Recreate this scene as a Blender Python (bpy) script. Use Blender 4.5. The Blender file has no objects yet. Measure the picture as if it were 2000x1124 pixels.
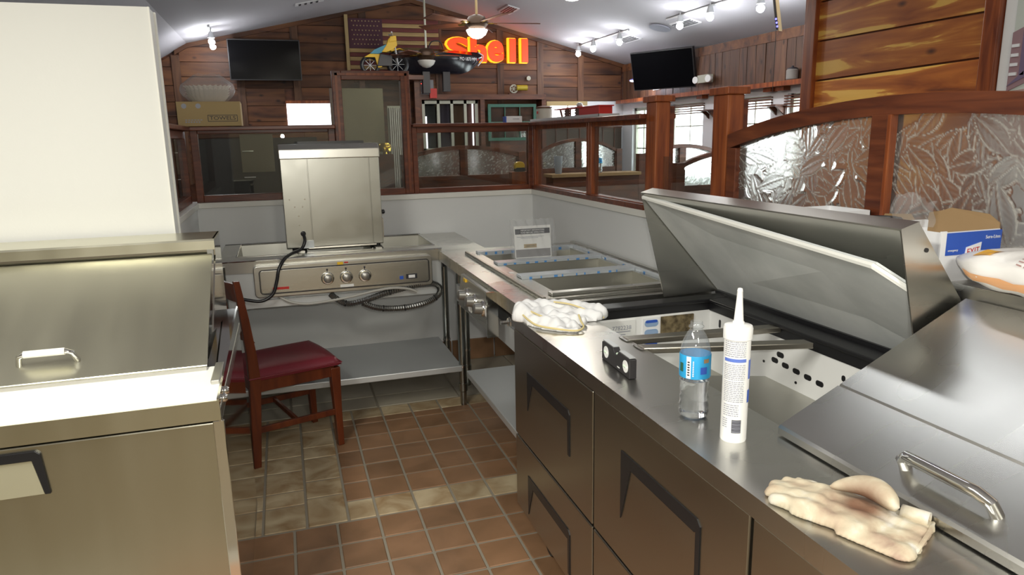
import bpy, bmesh, math, random
import numpy as np
from mathutils import Vector, Matrix
random.seed(7)
S = bpy.context.scene
COL = S.collection
PI = math.pi

# ---------------------------------------------------------------- camera
yaw, pitch, roll = 0.30683460, 0.21039411, -0.01924280
F = Vector((math.sin(yaw)*math.cos(pitch), math.cos(yaw)*math.cos(pitch), -math.sin(pitch)))
Rt = Vector((math.cos(yaw), -math.sin(yaw), 0)); Up = Rt.cross(F)
c_, s_ = math.cos(roll), math.sin(roll)
R2 = Rt*c_ + Up*s_; U2 = Up*c_ - Rt*s_
cam = bpy.data.cameras.new('camera'); camo = bpy.data.objects.new('camera', cam); COL.objects.link(camo)
cam.sensor_width = 36; cam.lens = 1379.61*36/2000; cam.clip_start = 0.02; cam.clip_end = 200
camo.matrix_world = Matrix(((R2.x, U2.x, -F.x, 0), (R2.y, U2.y, -F.y, 0), (R2.z, U2.z, -F.z, 1.5), (0, 0, 0, 1)))
S.camera = camo
# ---------------------------------------------------------------- world, exposure, lights
w = bpy.data.worlds.new('sky'); S.world = w; w.use_nodes = True
bg = w.node_tree.nodes['Background']; bg.inputs[0].default_value = (0.86, 0.93, 1.0, 1); bg.inputs[1].default_value = 5.0
S.view_settings.view_transform = 'Standard'; S.view_settings.look = 'None'
S.view_settings.exposure = 0.53; S.view_settings.gamma = 1; S.view_settings.use_curve_mapping = False
S.cycles.use_denoising = True; S.cycles.max_bounces = 8; S.cycles.diffuse_bounces = 4; S.cycles.glossy_bounces = 4
S.cycles.transmission_bounces = 8; S.cycles.transparent_max_bounces = 16
S.cycles.caustics_reflective = True; S.cycles.caustics_refractive = False; S.cycles.sample_clamp_indirect = 3

def area(name, loc, size, energy, color=(1, 1, 1), rot=(0, 0, 0)):
    l = bpy.data.lights.new(name, 'AREA'); l.shape = 'RECTANGLE'; l.size, l.size_y = size
    l.energy = energy; l.color = color
    o = bpy.data.objects.new(name, l); COL.objects.link(o); o.location = loc; o.rotation_euler = rot
    return o
def point(name, loc, energy, color=(1, 1, 1), r=0.03):
    l = bpy.data.lights.new(name, 'POINT'); l.energy = energy; l.color = color; l.shadow_soft_size = r
    o = bpy.data.objects.new(name, l); COL.objects.link(o); o.location = loc
    return o
# kitchen strip lamps (behind and above the camera), warm-white, plus one added lamp
area('unseen_strip_light', (-0.85, 0.9, 2.45), (0.3, 1.3), 42, (1, 0.98, 0.88))
area('unseen_strip_light', (0.6, -1.4, 2.6), (0.3, 1.3), 50, (1, 0.97, 0.86))
area('unseen_strip_light', (1.72, 2.45, 2.95), (0.07, 1.3), 3, (0.93, 0.97, 1.0))  # added out of view so its reflection streaks across the closed lid
point('camera_flash', (0.03, -0.03, 1.56), 34, (1, .98, .9), .02)
# daylight through the dining windows
for yy, h, e in ((8.95, 0.9, 9), (7.82, 0.9, 22), (6.6, 0.9, 22), (5.6, 0.9, 22), (4.6, 0.9, 22)):
    area('window_daylight', (4.86, yy, 1.35), (0.75, h), e, (0.9, 0.95, 1), (0, PI/2, 0))
# dining hall ambient area lights
area('dining_light', (1.7, 7.0, 3.0), (1.2, 2.5), 14, (1, 0.97, 0.95))
area('dining_light', (3.2, 4.2, 2.6), (1.0, 2.0), 12, (1, 0.95, 0.9))

# ---------------------------------------------------------------- materials
def mat(name, col=(.8, .8, .8), rough=.5, metal=0., **k):
    m = bpy.data.materials.new(name); m.use_nodes = True
    b = m.node_tree.nodes['Principled BSDF']
    b.inputs['Base Color'].default_value = (*col, 1); b.inputs['Roughness'].default_value = rough
    b.inputs['Metallic'].default_value = metal
    for kk, v in k.items():
        b.inputs[kk.replace('_', ' ')].default_value = v
    return m
def nodes(m): return m.node_tree.nodes, m.node_tree.links, m.node_tree.nodes['Principled BSDF']
def coords(m, scale=(1, 1, 1), kind='Object', rnd=False):
    N, L, b = nodes(m)
    tc = N.new('ShaderNodeTexCoord'); mp = N.new('ShaderNodeMapping'); mp.inputs['Scale'].default_value = scale
    L.new(tc.outputs[kind], mp.inputs[0])
    if rnd:
        oi = N.new('ShaderNodeObjectInfo'); ml = N.new('ShaderNodeMath'); ml.operation = 'MULTIPLY'; ml.inputs[1].default_value = 37
        L.new(oi.outputs['Random'], ml.inputs[0]); cb = N.new('ShaderNodeCombineXYZ')
        for i in range(3): L.new(ml.outputs[0], cb.inputs[i])
        L.new(cb.outputs[0], mp.inputs['Location'])
    return mp.outputs[0]
def noise(m, vec, scale=5, detail=4, dist=0.):
    N, L, b = nodes(m); n = N.new('ShaderNodeTexNoise'); n.inputs['Scale'].default_value = scale
    n.inputs['Detail'].default_value = detail; n.inputs['Distortion'].default_value = dist
    L.new(vec, n.inputs['Vector']); return n.outputs['Fac']
def ramp(m, fac, stops):
    N, L, b = nodes(m); r = N.new('ShaderNodeValToRGB'); e = r.color_ramp.elements
    while len(e) > 1: e.remove(e[-1])
    e[0].position = stops[0][0]; e[0].color = (*stops[0][1], 1)
    for p, c in stops[1:]:
        x = e.new(p); x.color = (*c, 1)
    L.new(fac, r.inputs[0]); return r.outputs[0]
def bump(m, fac, strength=.3, dist=.002):
    N, L, b = nodes(m); n = N.new('ShaderNodeBump'); n.inputs['Strength'].default_value = strength
    n.inputs['Distance'].default_value = dist; L.new(fac, n.inputs['Height']); L.new(n.outputs[0], b.inputs['Normal'])
def maprange(m, fac, lo, hi):
    N, L, b = nodes(m); n = N.new('ShaderNodeMapRange'); n.interpolation_type = 'SMOOTHSTEP'; n.inputs['From Min'].default_value = .15; n.inputs['From Max'].default_value = .85
    n.inputs['To Min'].default_value = lo; n.inputs['To Max'].default_value = hi
    L.new(fac, n.inputs['Value']); return n.outputs[0]
def steel(name, col=(.62, .61, .58), rough=.28, grain=(1, 1, 60), var=.08):
    m = mat(name, col, rough, 1.0); N, L, b = nodes(m)
    g = tuple(1+(x-1)*.12 for x in grain); f2 = noise(m, coords(m, g), 1.2, 2)
    L.new(maprange(m, f2, rough-var/3, rough+var*.6), b.inputs['Roughness'])
    d = tuple(x*.93 for x in col); L.new(ramp(m, f2, [(.1, d), (.9, col)]), b.inputs['Base Color'])
    return m
def wood(name, stops, grain=(1, 14, 14), scale=2.2, rough=.45, knots=True, rnd=True, bright=True):
    m = mat(name, (.3, .1, .05), rough); N, L, b = nodes(m)
    v = coords(m, grain, rnd=rnd); f = noise(m, v, scale, 6, .6)
    c = ramp(m, f, stops)
    if bright:
        oi = N.new('ShaderNodeObjectInfo'); mr = N.new('ShaderNodeMapRange'); mr.inputs['To Min'].default_value = .65; mr.inputs['To Max'].default_value = 1.25
        L.new(oi.outputs['Random'], mr.inputs['Value'])
        hs = N.new('ShaderNodeHueSaturation'); L.new(mr.outputs[0], hs.inputs['Value']); L.new(c, hs.inputs['Color']); c = hs.outputs[0]
    if knots:
        v2 = coords(m, tuple(1+(g-1)*.12 for g in grain), rnd=rnd)
        vo = N.new('ShaderNodeTexVoronoi'); vo.inputs['Scale'].default_value = 3.2; L.new(v2, vo.inputs['Vector'])
        k = ramp(m, vo.outputs['Distance'], [(.04, (.12, .06, .05)), (.12, (1, 1, 1))])
        mx = N.new('ShaderNodeMix'); mx.data_type = 'RGBA'; mx.blend_type = 'MULTIPLY'; mx.inputs[0].default_value = .9
        L.new(c, mx.inputs[6]); L.new(k, mx.inputs[7]); c = mx.outputs[2]
    L.new(c, b.inputs['Base Color']); bump(m, f, .25, .002)
    return m
def thin_glass(name, tint=(.93, .95, .93), rough=.0, bumpy=0, ior=1.45, haze=0.):
    m = bpy.data.materials.new(name); m.use_nodes = True; N = m.node_tree.nodes; L = m.node_tree.links
    N.remove(N['Principled BSDF']); out = N['Material Output']
    t = N.new('ShaderNodeBsdfTransparent'); t.inputs[0].default_value = (*tint, 1)
    g = N.new('ShaderNodeBsdfGlossy'); g.inputs['Roughness'].default_value = rough
    f = N.new('ShaderNodeFresnel'); mx = N.new('ShaderNodeMixShader')
    ge = N.new('ShaderNodeNewGeometry'); mr = N.new('ShaderNodeMapRange'); mr.inputs['To Min'].default_value = ior; mr.inputs['To Max'].default_value = 1/ior
    L.new(ge.outputs['Backfacing'], mr.inputs['Value']); L.new(mr.outputs[0], f.inputs[0])   # same reflectance from both sides of a pane
    L.new(f.outputs[0], mx.inputs[0]); L.new(t.outputs[0], mx.inputs[1]); L.new(g.outputs[0], mx.inputs[2])
    if bumpy:
        n = N.new('ShaderNodeTexNoise'); n.inputs['Scale'].default_value = bumpy; bp = N.new('ShaderNodeBump'); bp.inputs['Distance'].default_value = .004
        bp.inputs['Strength'].default_value = .9
        L.new(n.outputs['Fac'], bp.inputs['Height']); L.new(bp.outputs[0], g.inputs['Normal']); L.new(bp.outputs[0], f.inputs['Normal'])
    last = mx
    if haze:
        d = N.new('ShaderNodeBsdfDiffuse'); d.inputs[0].default_value = (.8, .82, .85, 1); m2 = N.new('ShaderNodeMixShader'); m2.inputs[0].default_value = haze
        L.new(mx.outputs[0], m2.inputs[1]); L.new(d.outputs[0], m2.inputs[2]); last = m2
    L.new(last.outputs[0], out.inputs[0])
    return m
def emit(name, col, st):
    m = mat(name, col, .4); b = m.node_tree.nodes['Principled BSDF']
    b.inputs['Emission Color'].default_value = (*col, 1); b.inputs['Emission Strength'].default_value = st
    return m

M = {}
M['steel'] = steel('brushed_steel', (.60, .59, .55), .27)
M['steel_y'] = steel('brushed_steel_across', (.58, .57, .53), .3, (60, 1, 60))
M['steel_top'] = steel('worktop_steel', (.60, .59, .56), .27, (4, 30, 4), .08)
M['steel_dark'] = steel('drawer_steel', (.42, .39, .34), .3, (3, 2, 40))
M['steel_oven'] = steel('oven_steel', (.40, .395, .36), .3, (60, 1, 60))
M['steel_mirror'] = steel('polished_steel', (.68, .66, .62), .07, (1, 1, 30), .04)
M['steel_lid'] = steel('lid_steel', (.72, .70, .57), .30, (60, 3, 3))
M['steel_door'] = steel('door_steel', (.60, .58, .48), .30, (60, 3, 3))
M['steel_well'] = steel('well_steel', (.5, .49, .44), .38, (3, 3, 30))
M['chrome'] = mat('chrome', (.8, .8, .78), .1, 1.0)
M['film'] = mat('plastic_film', (.62, .66, .7), .25, .4)
M['filmblue'] = mat('blue_print', (.08, .25, .55), .4)
M['galv'] = steel('galvanised_steel', (.66, .68, .69), .42, (3, 3, 3)); M['galv'].node_tree.nodes['Principled BSDF'].inputs['Metallic'].default_value = .55
M['hose'] = steel('hose_steel', (.30, .30, .29), .35, (3, 3, 3))
M['white'] = mat('white_panel', (.78, .79, .79), .45)
M['cap'] = mat('white_trim', (.82, .81, .76), .5)
M['wall'] = mat('white_wall', (.76, .76, .73), .6)
M['wallgrey'] = mat('pale_grey_wall', (.72, .72, .74), .7)
M['kitchen'] = mat('kitchen_wall', (.44, .40, .31), .7)
M['ceil'] = mat('ceiling_paint', (.44, .43, .46), .9)
N, L, b = nodes(M['ceil']); bump(M['ceil'], noise(M['ceil'], coords(M['ceil'], (1, 1, 1)), 180, 2), .4, .003)
N, L, b = nodes(M['wall']); bump(M['wall'], noise(M['wall'], coords(M['wall'], (1, 1, 1)), 120, 2), .2, .001)
M['board'] = mat('cutting_board', (.9, .89, .84), .35)
M['insul'] = mat('lid_panel', (.7, .72, .72), .3)
N, L, b = nodes(M['insul']); L.new(ramp(M['insul'], noise(M['insul'], coords(M['insul'], (3, 3, 3)), 2, 5), [(.35, (.62, .65, .65)), (.65, (.76, .78, .78))]), b.inputs['Base Color'])
M['paneledge'] = mat('lid_panel_edge', (.86, .86, .82), .4)
M['black'] = mat('black_rubber', (.012, .012, .014), .35)
M['blackp'] = mat('black_plastic', (.03, .028, .03), .4)
M['screen'] = mat('dark_screen', (.004, .004, .005), .12); M['screen'].node_tree.nodes['Principled BSDF'].inputs['Specular IOR Level'].default_value = .2
M['knobgrip'] = mat('knob_face', (.35, .34, .32), .35, .8)
CED = [(.28, (.09, .02, .006)), (.40, (.30, .075, .012)), (.54, (.46, .14, .022)), (.585, (.56, .21, .035)), (.61, (.80, .46, .09)), (.8, (.85, .52, .13))]
M['cedar'] = wood('cedar_plank', CED, (1, 9, 9), 1.6)
M['cedar_y'] = wood('cedar_plank_along', CED, (9, 1, 9), 1.6)
M['barn'] = wood('barn_plank', [(.3, (.04, .013, .006)), (.5, (.12, .042, .014)), (.7, (.18, .07, .022)), (.85, (.25, .11, .035))], (1, 7, 7), 1.6, .6)
M['barnv'] = wood('barn_plank_upright', [(.3, (.035, .014, .007)), (.5, (.10, .042, .02)), (.7, (.15, .07, .032)), (.85, (.2, .11, .05))], (9, 9, 1), 2.0, .6)
M['frame'] = wood('stained_frame', [(.3, (.07, .014, .006)), (.6, (.17, .04, .014)), (.8, (.24, .07, .024))], (2, 12, 12), 2.5, .35, False, False, False)
M['framev'] = wood('stained_post', [(.3, (.12, .022, .007)), (.6, (.3, .075, .018)), (.8, (.42, .13, .035))], (14, 14, 1.2), 2.5, .35, False, False, False)
M['arch'] = wood('arch_wood', [(.3, (.08, .018, .008)), (.6, (.17, .045, .016)), (.8, (.24, .07, .024))], (14, 1.5, 14), 2.5, .38, False, False, False)
M['boothwood'] = wood('booth_wood', [(.3, (.05, .014, .006)), (.6, (.12, .035, .012)), (.8, (.18, .06, .02))], (2, 2, 10), 2.5, .45, False, False, False)
M['chairwood'] = wood('chair_wood', [(.3, (.06, .011, .005)), (.6, (.13, .027, .008)), (.8, (.19, .045, .012))], (10, 10, 1.5), 2, .3, False, False, False)
M['vinyl'] = mat('burgundy_vinyl', (.16, .012, .022), .32)
M['greenwood'] = mat('green_paint', (.03, .12, .08), .5)
M['greentop'] = mat('green_laminate', (.02, .07, .05), .5)
M['offwhitewood'] = mat('cream_paint', (.42, .42, .34), .5)
M['glass'] = thin_glass('clear_pane', (.82, .84, .82))
M['glassdirty'] = thin_glass('dusty_pane', (.78, .8, .76), haze=.05)
M['grout'] = mat('grout', (.27, .24, .19), .85)
def tile(name, c1, c2, rough=.5, sc=5):
    m = mat(name, c1, rough); N, L, b = nodes(m)
    f = noise(m, coords(m, (1, 1, 1), rnd=True), sc, 6, .8)
    c = ramp(m, f, [(.32, c1), (.68, c2)])
    oi = N.new('ShaderNodeObjectInfo'); mr = N.new('ShaderNodeMapRange'); mr.inputs['To Min'].default_value = .82; mr.inputs['To Max'].default_value = 1.1
    L.new(oi.outputs['Random'], mr.inputs['Value']); hs = N.new('ShaderNodeHueSaturation')
    L.new(mr.outputs[0], hs.inputs['Value']); L.new(c, hs.inputs['Color']); L.new(hs.outputs[0], b.inputs['Base Color'])
    bump(m, f, .3, .002); return m
M['quarry'] = tile('quarry_clay', (.21, .115, .058), (.31, .17, .09), .42)
M['stone'] = tile('slate_look', (.30, .19, .09), (.56, .46, .30), .5, 7)
M['bigtile'] = tile('beige_tile', (.34, .3, .23), (.43, .39, .31), .4, 3)
M['wains'] = mat('dark_wainscot', (.07, .05, .035), .6)
M['farfloor'] = mat('dining_carpet', (.06, .04, .03), .9)
M['paper'] = mat('paper', (.82, .82, .8), .5)
M['ink'] = mat('ink', (.02, .02, .03), .5)
M['greyink'] = mat('grey_ink', (.33, .34, .4), .5)
M['whiteink'] = mat('white_ink', (.85, .85, .85), .5)
M['blue'] = mat('blue_print_solid', (.03, .1, .5), .4)
M['cyan'] = mat('bottle_label_blue', (.03, .38, .75), .4)
M['red'] = mat('red_paint', (.5, .02, .015), .45)
M['yellow'] = mat('yellow_plastic', (.8, .5, .02), .4)
M['kraft'] = mat('kraft_card', (.36, .23, .11), .75)
M['kraftlite'] = mat('pale_kraft_card', (.42, .31, .15), .8)
M['carton'] = mat('white_carton', (.84, .84, .86), .5)
M['lens'] = emit('lamp_bowl', (1, .97, .9), 6)
M['bulb'] = emit('spot_bulb', (1, .98, 1.), 25)
M['bowl'] = mat('frosted_bowl', (.6, .58, .54), .4)
M['neon'] = emit('neon_letter', (1, .035, .004), 1.25)
M['neonrim'] = emit('neon_rim', (1, .42, .01), 1.0)
M['exit'] = emit('exit_letter', (1, .05, .03), 1.6)
M['led'] = emit('blue_led', (.1, .1, 1), 4)
M['bluelamp'] = emit('neon_tube', (.75, .8, 1), 7)
M['brass'] = mat('brass', (.5, .33, .06), .2, 1.0)
M['pet'] = thin_glass('clear_bottle_plastic', (.93, .95, .96), .05, ior=1.8, haze=.09)
M['water'] = mat('water', (.98, .99, 1), 0.0, 0, Transmission_Weight=1.0, IOR=1.33)
M['polybag'] = thin_glass('clear_poly_bag', (.93, .93, .93), .12, 40, 1.5, .12)
def leafmat():
    m = mat('leaf_pressed_glass', (.93, .92, .9), .18, 0, Transmission_Weight=1.0, IOR=1.33); N, L, b = nodes(m)
    at = N.new('ShaderNodeAttribute'); at.attribute_name = 'relief_glint'; d = N.new('ShaderNodeBsdfPrincipled'); d.inputs['Base Color'].default_value = (.80, .78, .72, 1)
    d.inputs['Roughness'].default_value = .35; d.inputs['Specular IOR Level'].default_value = .8
    tr = N.new('ShaderNodeBsdfTranslucent'); tr.inputs[0].default_value = (.9, .9, .9, 1); m1 = N.new('ShaderNodeMixShader'); m1.inputs[0].default_value = .45
    L.new(d.outputs[0], m1.inputs[1]); L.new(tr.outputs[0], m1.inputs[2])
    mx = N.new('ShaderNodeMixShader'); L.new(at.outputs['Fac'], mx.inputs[0]); L.new(b.outputs[0], mx.inputs[1]); L.new(m1.outputs[0], mx.inputs[2])
    L.new(mx.outputs[0], N['Material Output'].inputs[0]); return m
M['leafglass'] = leafmat()
M['vial'] = mat('level_vial', (.75, .9, .72), .1)
M['whitepl'] = mat('white_plastic', (.88, .88, .87), .35)
M['cable'] = mat('grey_cable', (.4, .39, .36), .5)
M['clothm'] = mat('white_cotton', (.86, .86, .87), .9)
M['hem'] = mat('yellow_hem', (.75, .62, .3), .9)
def leather():
    m = mat('glove_leather', (.72, .64, .48), .75); N, L, b = nodes(m)
    f = noise(m, coords(m, (1, 1, 1)), 14, 6, .5)
    L.new(ramp(m, f, [(.3, (.30, .20, .15)), (.44, (.44, .35, .25)), (.56, (.52, .46, .34)), (.68, (.66, .64, .60))]), b.inputs['Base Color'])
    tc = N.new('ShaderNodeTexCoord'); vm = N.new('ShaderNodeVectorMath'); vm.operation = 'DISTANCE'; vm.inputs[1].default_value = (.012, -.022, .025)  # darkened around a point, painting in the shaded hollow under the thumb
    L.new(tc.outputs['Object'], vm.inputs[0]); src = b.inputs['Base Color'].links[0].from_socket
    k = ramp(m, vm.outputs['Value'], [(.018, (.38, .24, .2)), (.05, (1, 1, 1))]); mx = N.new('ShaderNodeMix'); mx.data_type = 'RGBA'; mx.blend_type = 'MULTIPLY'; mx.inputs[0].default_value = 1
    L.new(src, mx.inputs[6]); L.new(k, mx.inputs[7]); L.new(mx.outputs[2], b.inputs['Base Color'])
    bump(m, noise(m, coords(m, (1, 1, 1)), 90, 4), .5, .002); return m
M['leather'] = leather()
M['pans'] = mat('insulation_foam', (.12, .09, .045), .9)
N, L, b = nodes(M['pans']); L.new(ramp(M['pans'], noise(M['pans'], coords(M['pans']), 40, 6), [(.35, (.05, .035, .015)), (.65, (.22, .17, .09))]), b.inputs['Base Color'])

# ---------------------------------------------------------------- mesh helpers
WL = {}
class B:
    def __init__(s): s.v = []; s.f = []
    def add(s, vs, fs):
        n = len(s.v); s.v += [tuple(v) for v in vs]; s.f += [tuple(i+n for i in f) for f in fs]; return s
    def box(s, x0, y0, z0, x1, y1, z1):
        x0, x1 = sorted((x0, x1)); y0, y1 = sorted((y0, y1)); z0, z1 = sorted((z0, z1))
        return s.add([(x0, y0, z0), (x1, y0, z0), (x1, y1, z0), (x0, y1, z0), (x0, y0, z1), (x1, y0, z1), (x1, y1, z1), (x0, y1, z1)],
                     [(0, 3, 2, 1), (4, 5, 6, 7), (0, 1, 5, 4), (1, 2, 6, 5), (2, 3, 7, 6), (3, 0, 4, 7)])
    def hexa(s, bot, top):
        return s.add(list(bot)+list(top), [(0, 3, 2, 1), (4, 5, 6, 7), (0, 1, 5, 4), (1, 2, 6, 5), (2, 3, 7, 6), (3, 0, 4, 7)])
    def prism(s, poly, axis, a, b_):
        n = len(poly)
        def P(p, t):
            return {'x': (t, p[0], p[1]), 'y': (p[0], t, p[1]), 'z': (p[0], p[1], t)}[axis]
        return s.add([P(p, a) for p in poly]+[P(p, b_) for p in poly],
                     [tuple(range(n))[::-1], tuple(range(n, 2*n))]+[(i, (i+1) % n, n+(i+1) % n, n+i) for i in range(n)])
    def extr(s, poly3, d):
        n = len(poly3); q = [tuple(Vector(p)+Vector(d)) for p in poly3]
        return s.add(list(poly3)+q, [tuple(range(n))[::-1], tuple(range(n, 2*n))]+[(i, (i+1) % n, n+(i+1) % n, n+i) for i in range(n)])
    def tube(s, pts, r, seg=8, closed=False, taper=None):
        pts = [Vector(p) for p in pts]; n = len(pts); base = len(s.v); prev = None
        for i, p in enumerate(pts):
            if closed: t = pts[(i+1) % n]-pts[i-1]
            else: t = pts[min(i+1, n-1)]-pts[max(i-1, 0)]
            t.normalize()
            if prev is None:
                a = t.orthogonal().normalized()
            else:
                a = prev-t*prev.dot(t); a.normalize()
            prev = a; bb = t.cross(a); rr = r if taper is None else r*taper[i]
            for k in range(seg):
                an = 2*PI*k/seg; s.v.append(tuple(p+(a*math.cos(an)+bb*math.sin(an))*rr))
        m = n if closed else n-1
        for i in range(m):
            for k in range(seg):
                j = (i+1) % n
                s.f.append((base+i*seg+k, base+i*seg+(k+1) % seg, base+j*seg+(k+1) % seg, base+j*seg+k))
        if not closed:
            s.f.append(tuple(base+k for k in range(seg))[::-1]); s.f.append(tuple(base+(n-1)*seg+k for k in range(seg)))
        return s
    def lathe(s, prof, c, seg=24, axis=(0, 0, 1), cap=True):
        ax = Vector(axis).normalized(); a = ax.orthogonal().normalized(); bb = ax.cross(a); c = Vector(c); base = len(s.v); n = len(prof)
        for r, h in prof:
            for k in range(seg):
                an = 2*PI*k/seg; s.v.append(tuple(c+ax*h+(a*math.cos(an)+bb*math.sin(an))*r))
        for i in range(n-1):
            for k in range(seg):
                s.f.append((base+i*seg+k, base+i*seg+(k+1) % seg, base+(i+1)*seg+(k+1) % seg, base+(i+1)*seg+k))
        if cap:
            s.f.append(tuple(base+k for k in range(seg))[::-1]); s.f.append(tuple(base+(n-1)*seg+k for k in range(seg)))
        return s
    def cyl(s, p0, p1, r, seg=12, r1=None):
        d = Vector(p1)-Vector(p0); return s.lathe([(r, 0), (r if r1 is None else r1, d.length)], p0, seg, d)
    def grid(s, fn, nu, nv):
        base = len(s.v)
        for i in range(nu+1):
            for j in range(nv+1): s.v.append(tuple(fn(i/nu, j/nv)))
        for i in range(nu):
            for j in range(nv):
                q = base+i*(nv+1)+j; s.f.append((q, q+nv+1, q+nv+2, q+1))
        return s
    def build(s, name, m, parent=None, bevel=0., smooth=False, label=None, cat=None, group=None, kind=None, loc=None, seg=2):
        if parent is not None: org = WL[parent.name]
        elif loc is not None: org = Vector(loc)
        else:
            xs = [v[0] for v in s.v]; ys = [v[1] for v in s.v]; zs = [v[2] for v in s.v]
            org = Vector(((min(xs)+max(xs))/2, (min(ys)+max(ys))/2, min(zs)))
        pl = Vector((0, 0, 0)); o_loc = org
        if parent is not None and loc == 'own':
            xs = [v[0] for v in s.v]; ys = [v[1] for v in s.v]; zs = [v[2] for v in s.v]
            own = Vector(((min(xs)+max(xs))/2, (min(ys)+max(ys))/2, (min(zs)+max(zs))/2)); pl = own-org; org = own
        me = bpy.data.meshes.new(name); me.from_pydata([tuple(Vector(v)-org) for v in s.v], [], s.f)
        bm = bmesh.new(); bm.from_mesh(me); bmesh.ops.recalc_face_normals(bm, faces=bm.faces)
        if bevel:
            bmesh.ops.bevel(bm, geom=[e for e in bm.edges if len(e.link_faces) == 2 and e.calc_face_angle(0) > .5], offset=bevel, segments=seg, profile=.5, affect='EDGES', clamp_overlap=True)
        bm.to_mesh(me); bm.free()
        me.materials.append(m if not isinstance(m, str) else M[m])
        if smooth: me.shade_smooth()
        o = bpy.data.objects.new(name, me); COL.objects.link(o)
        if smooth and bevel == 0 and smooth != 'all':
            me.set_sharp_from_angle(angle=math.radians(40))
        if parent is not None: o.parent = parent; o.location = pl
        else: o.location = org
        WL[o.name] = org
        if label: o['label'] = label
        if cat: o['category'] = cat
        if group: o['group'] = group
        if kind: o['kind'] = kind
        return o
def bx(*a): return B().box(*a)
def thing(name, label, cat, loc, group=None, kind=None):
    o = bpy.data.objects.new(name, None); COL.objects.link(o); o.location = loc; WL[o.name] = Vector(loc)
    o.empty_display_size = .05
    if label: o['label'] = label
    if cat: o['category'] = cat
    if group: o['group'] = group
    if kind: o['kind'] = kind
    return o
def struct(name, b, m, **k): return b.build(name, m, kind='structure', **k)
def dup(o, loc, rz=None, label=None):
    def cp(x, par):
        y = x.copy(); COL.objects.link(y)
        if par: y.parent = par
        for ch in list(x.children): cp(ch, y)
        return y
    r = cp(o, None); r.location = loc
    if rz is not None: r.rotation_euler[2] = rz
    if label: r['label'] = label
    WL[r.name] = Vector(loc)
    return r
def text(s, name, m, parent, origin, xdir, ydir, size, depth=.0006, align='CENTER', offset=0., sx=1.0, label=None, width=None):
    cu = bpy.data.curves.new(name, 'FONT'); cu.body = s; cu.size = size; cu.extrude = depth/2; cu.align_x = align; cu.align_y = 'CENTER'; cu.offset = offset
    cu.resolution_u = 3
    t = bpy.data.objects.new(name, cu); COL.objects.link(t)
    dg = bpy.context.evaluated_depsgraph_get(); me = bpy.data.meshes.new_from_object(t.evaluated_get(dg))
    bpy.data.objects.remove(t); bpy.data.curves.remove(cu)
    X = Vector(xdir).normalized(); Y = Vector(ydir).normalized(); Z = X.cross(Y)
    if width:
        xs = [v.co.x for v in me.vertices]; sx = width/(max(xs)-min(xs))
    org = WL[parent.name] if parent else Vector(origin)
    for v in me.vertices:
        v.co = Vector(origin)-org+X*v.co.x*sx+Y*v.co.y+Z*v.co.z
    me.materials.clear(); me.materials.append(M[m])
    o = bpy.data.objects.new(name, me); COL.objects.link(o)
    if parent: o.parent = parent
    else: o.location = org
    WL[o.name] = org
    if label: o['label'] = label
    return o
def heightfield(caps, res, z0, edge=.003):
    """caps: (p0, p1, r0, r1, hscale) capsules lying on the plane z0 -> closed mound mesh"""
    P = [p for c in caps for p in (c[0], c[1])]; R = max(max(c[2], c[3]) for c in caps)
    x0 = min(p[0] for p in P)-R-.01; x1 = max(p[0] for p in P)+R+.01; y0 = min(p[1] for p in P)-R-.01; y1 = max(p[1] for p in P)+R+.01
    nx = int((x1-x0)/res)+1; ny = int((y1-y0)/res)+1
    X, Y = np.meshgrid(np.linspace(x0, x1, nx), np.linspace(y0, y1, ny), indexing='ij')
    H = np.full(X.shape, -1.)
    for p0, p1, r0, r1, hs in caps:
        d = np.array(p1[:2])-np.array(p0[:2]); L2 = (d**2).sum()+1e-9
        t = np.clip(((X-p0[0])*d[0]+(Y-p0[1])*d[1])/L2, 0, 1); r = r0+(r1-r0)*t
        D = np.hypot(X-p0[0]-t*d[0], Y-p0[1]-t*d[1]); zb = p0[2]+(p1[2]-p0[2])*t
        h = np.where(D < r, zb+hs*np.sqrt(np.maximum(r*r-D*D, 0)), -1)
        H = np.maximum(H, h)
    b = B(); idx = {}
    keep = H > 0
    def vid(i, j, top):
        k = (i, j, top)
        if k not in idx:
            idx[k] = len(b.v); b.v.append((X[i, j], Y[i, j], z0+(max(H[i, j], 0)*1. if top else 0)))
        return idx[k]
    cells = [(i, j) for i in range(nx-1) for j in range(ny-1) if keep[i, j] and keep[i+1, j] and keep[i, j+1] and keep[i+1, j+1]]
    cs = set(cells)
    for i, j in cells:
        b.f.append((vid(i, j, 1), vid(i+1, j, 1), vid(i+1, j+1, 1), vid(i, j+1, 1)))
        b.f.append((vid(i, j, 0), vid(i, j+1, 0), vid(i+1, j+1, 0), vid(i+1, j, 0)))
        for (a, c, nb) in (((i, j), (i+1, j), (i, j-1)), ((i+1, j), (i+1, j+1), (i+1, j)), ((i+1, j+1), (i, j+1), (i, j+1)), ((i, j+1), (i, j), (i-1, j))):
            if nb not in cs: b.f.append((vid(*a, 0), vid(*c, 0), vid(*c, 1), vid(*a, 1)))
    return b
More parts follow.
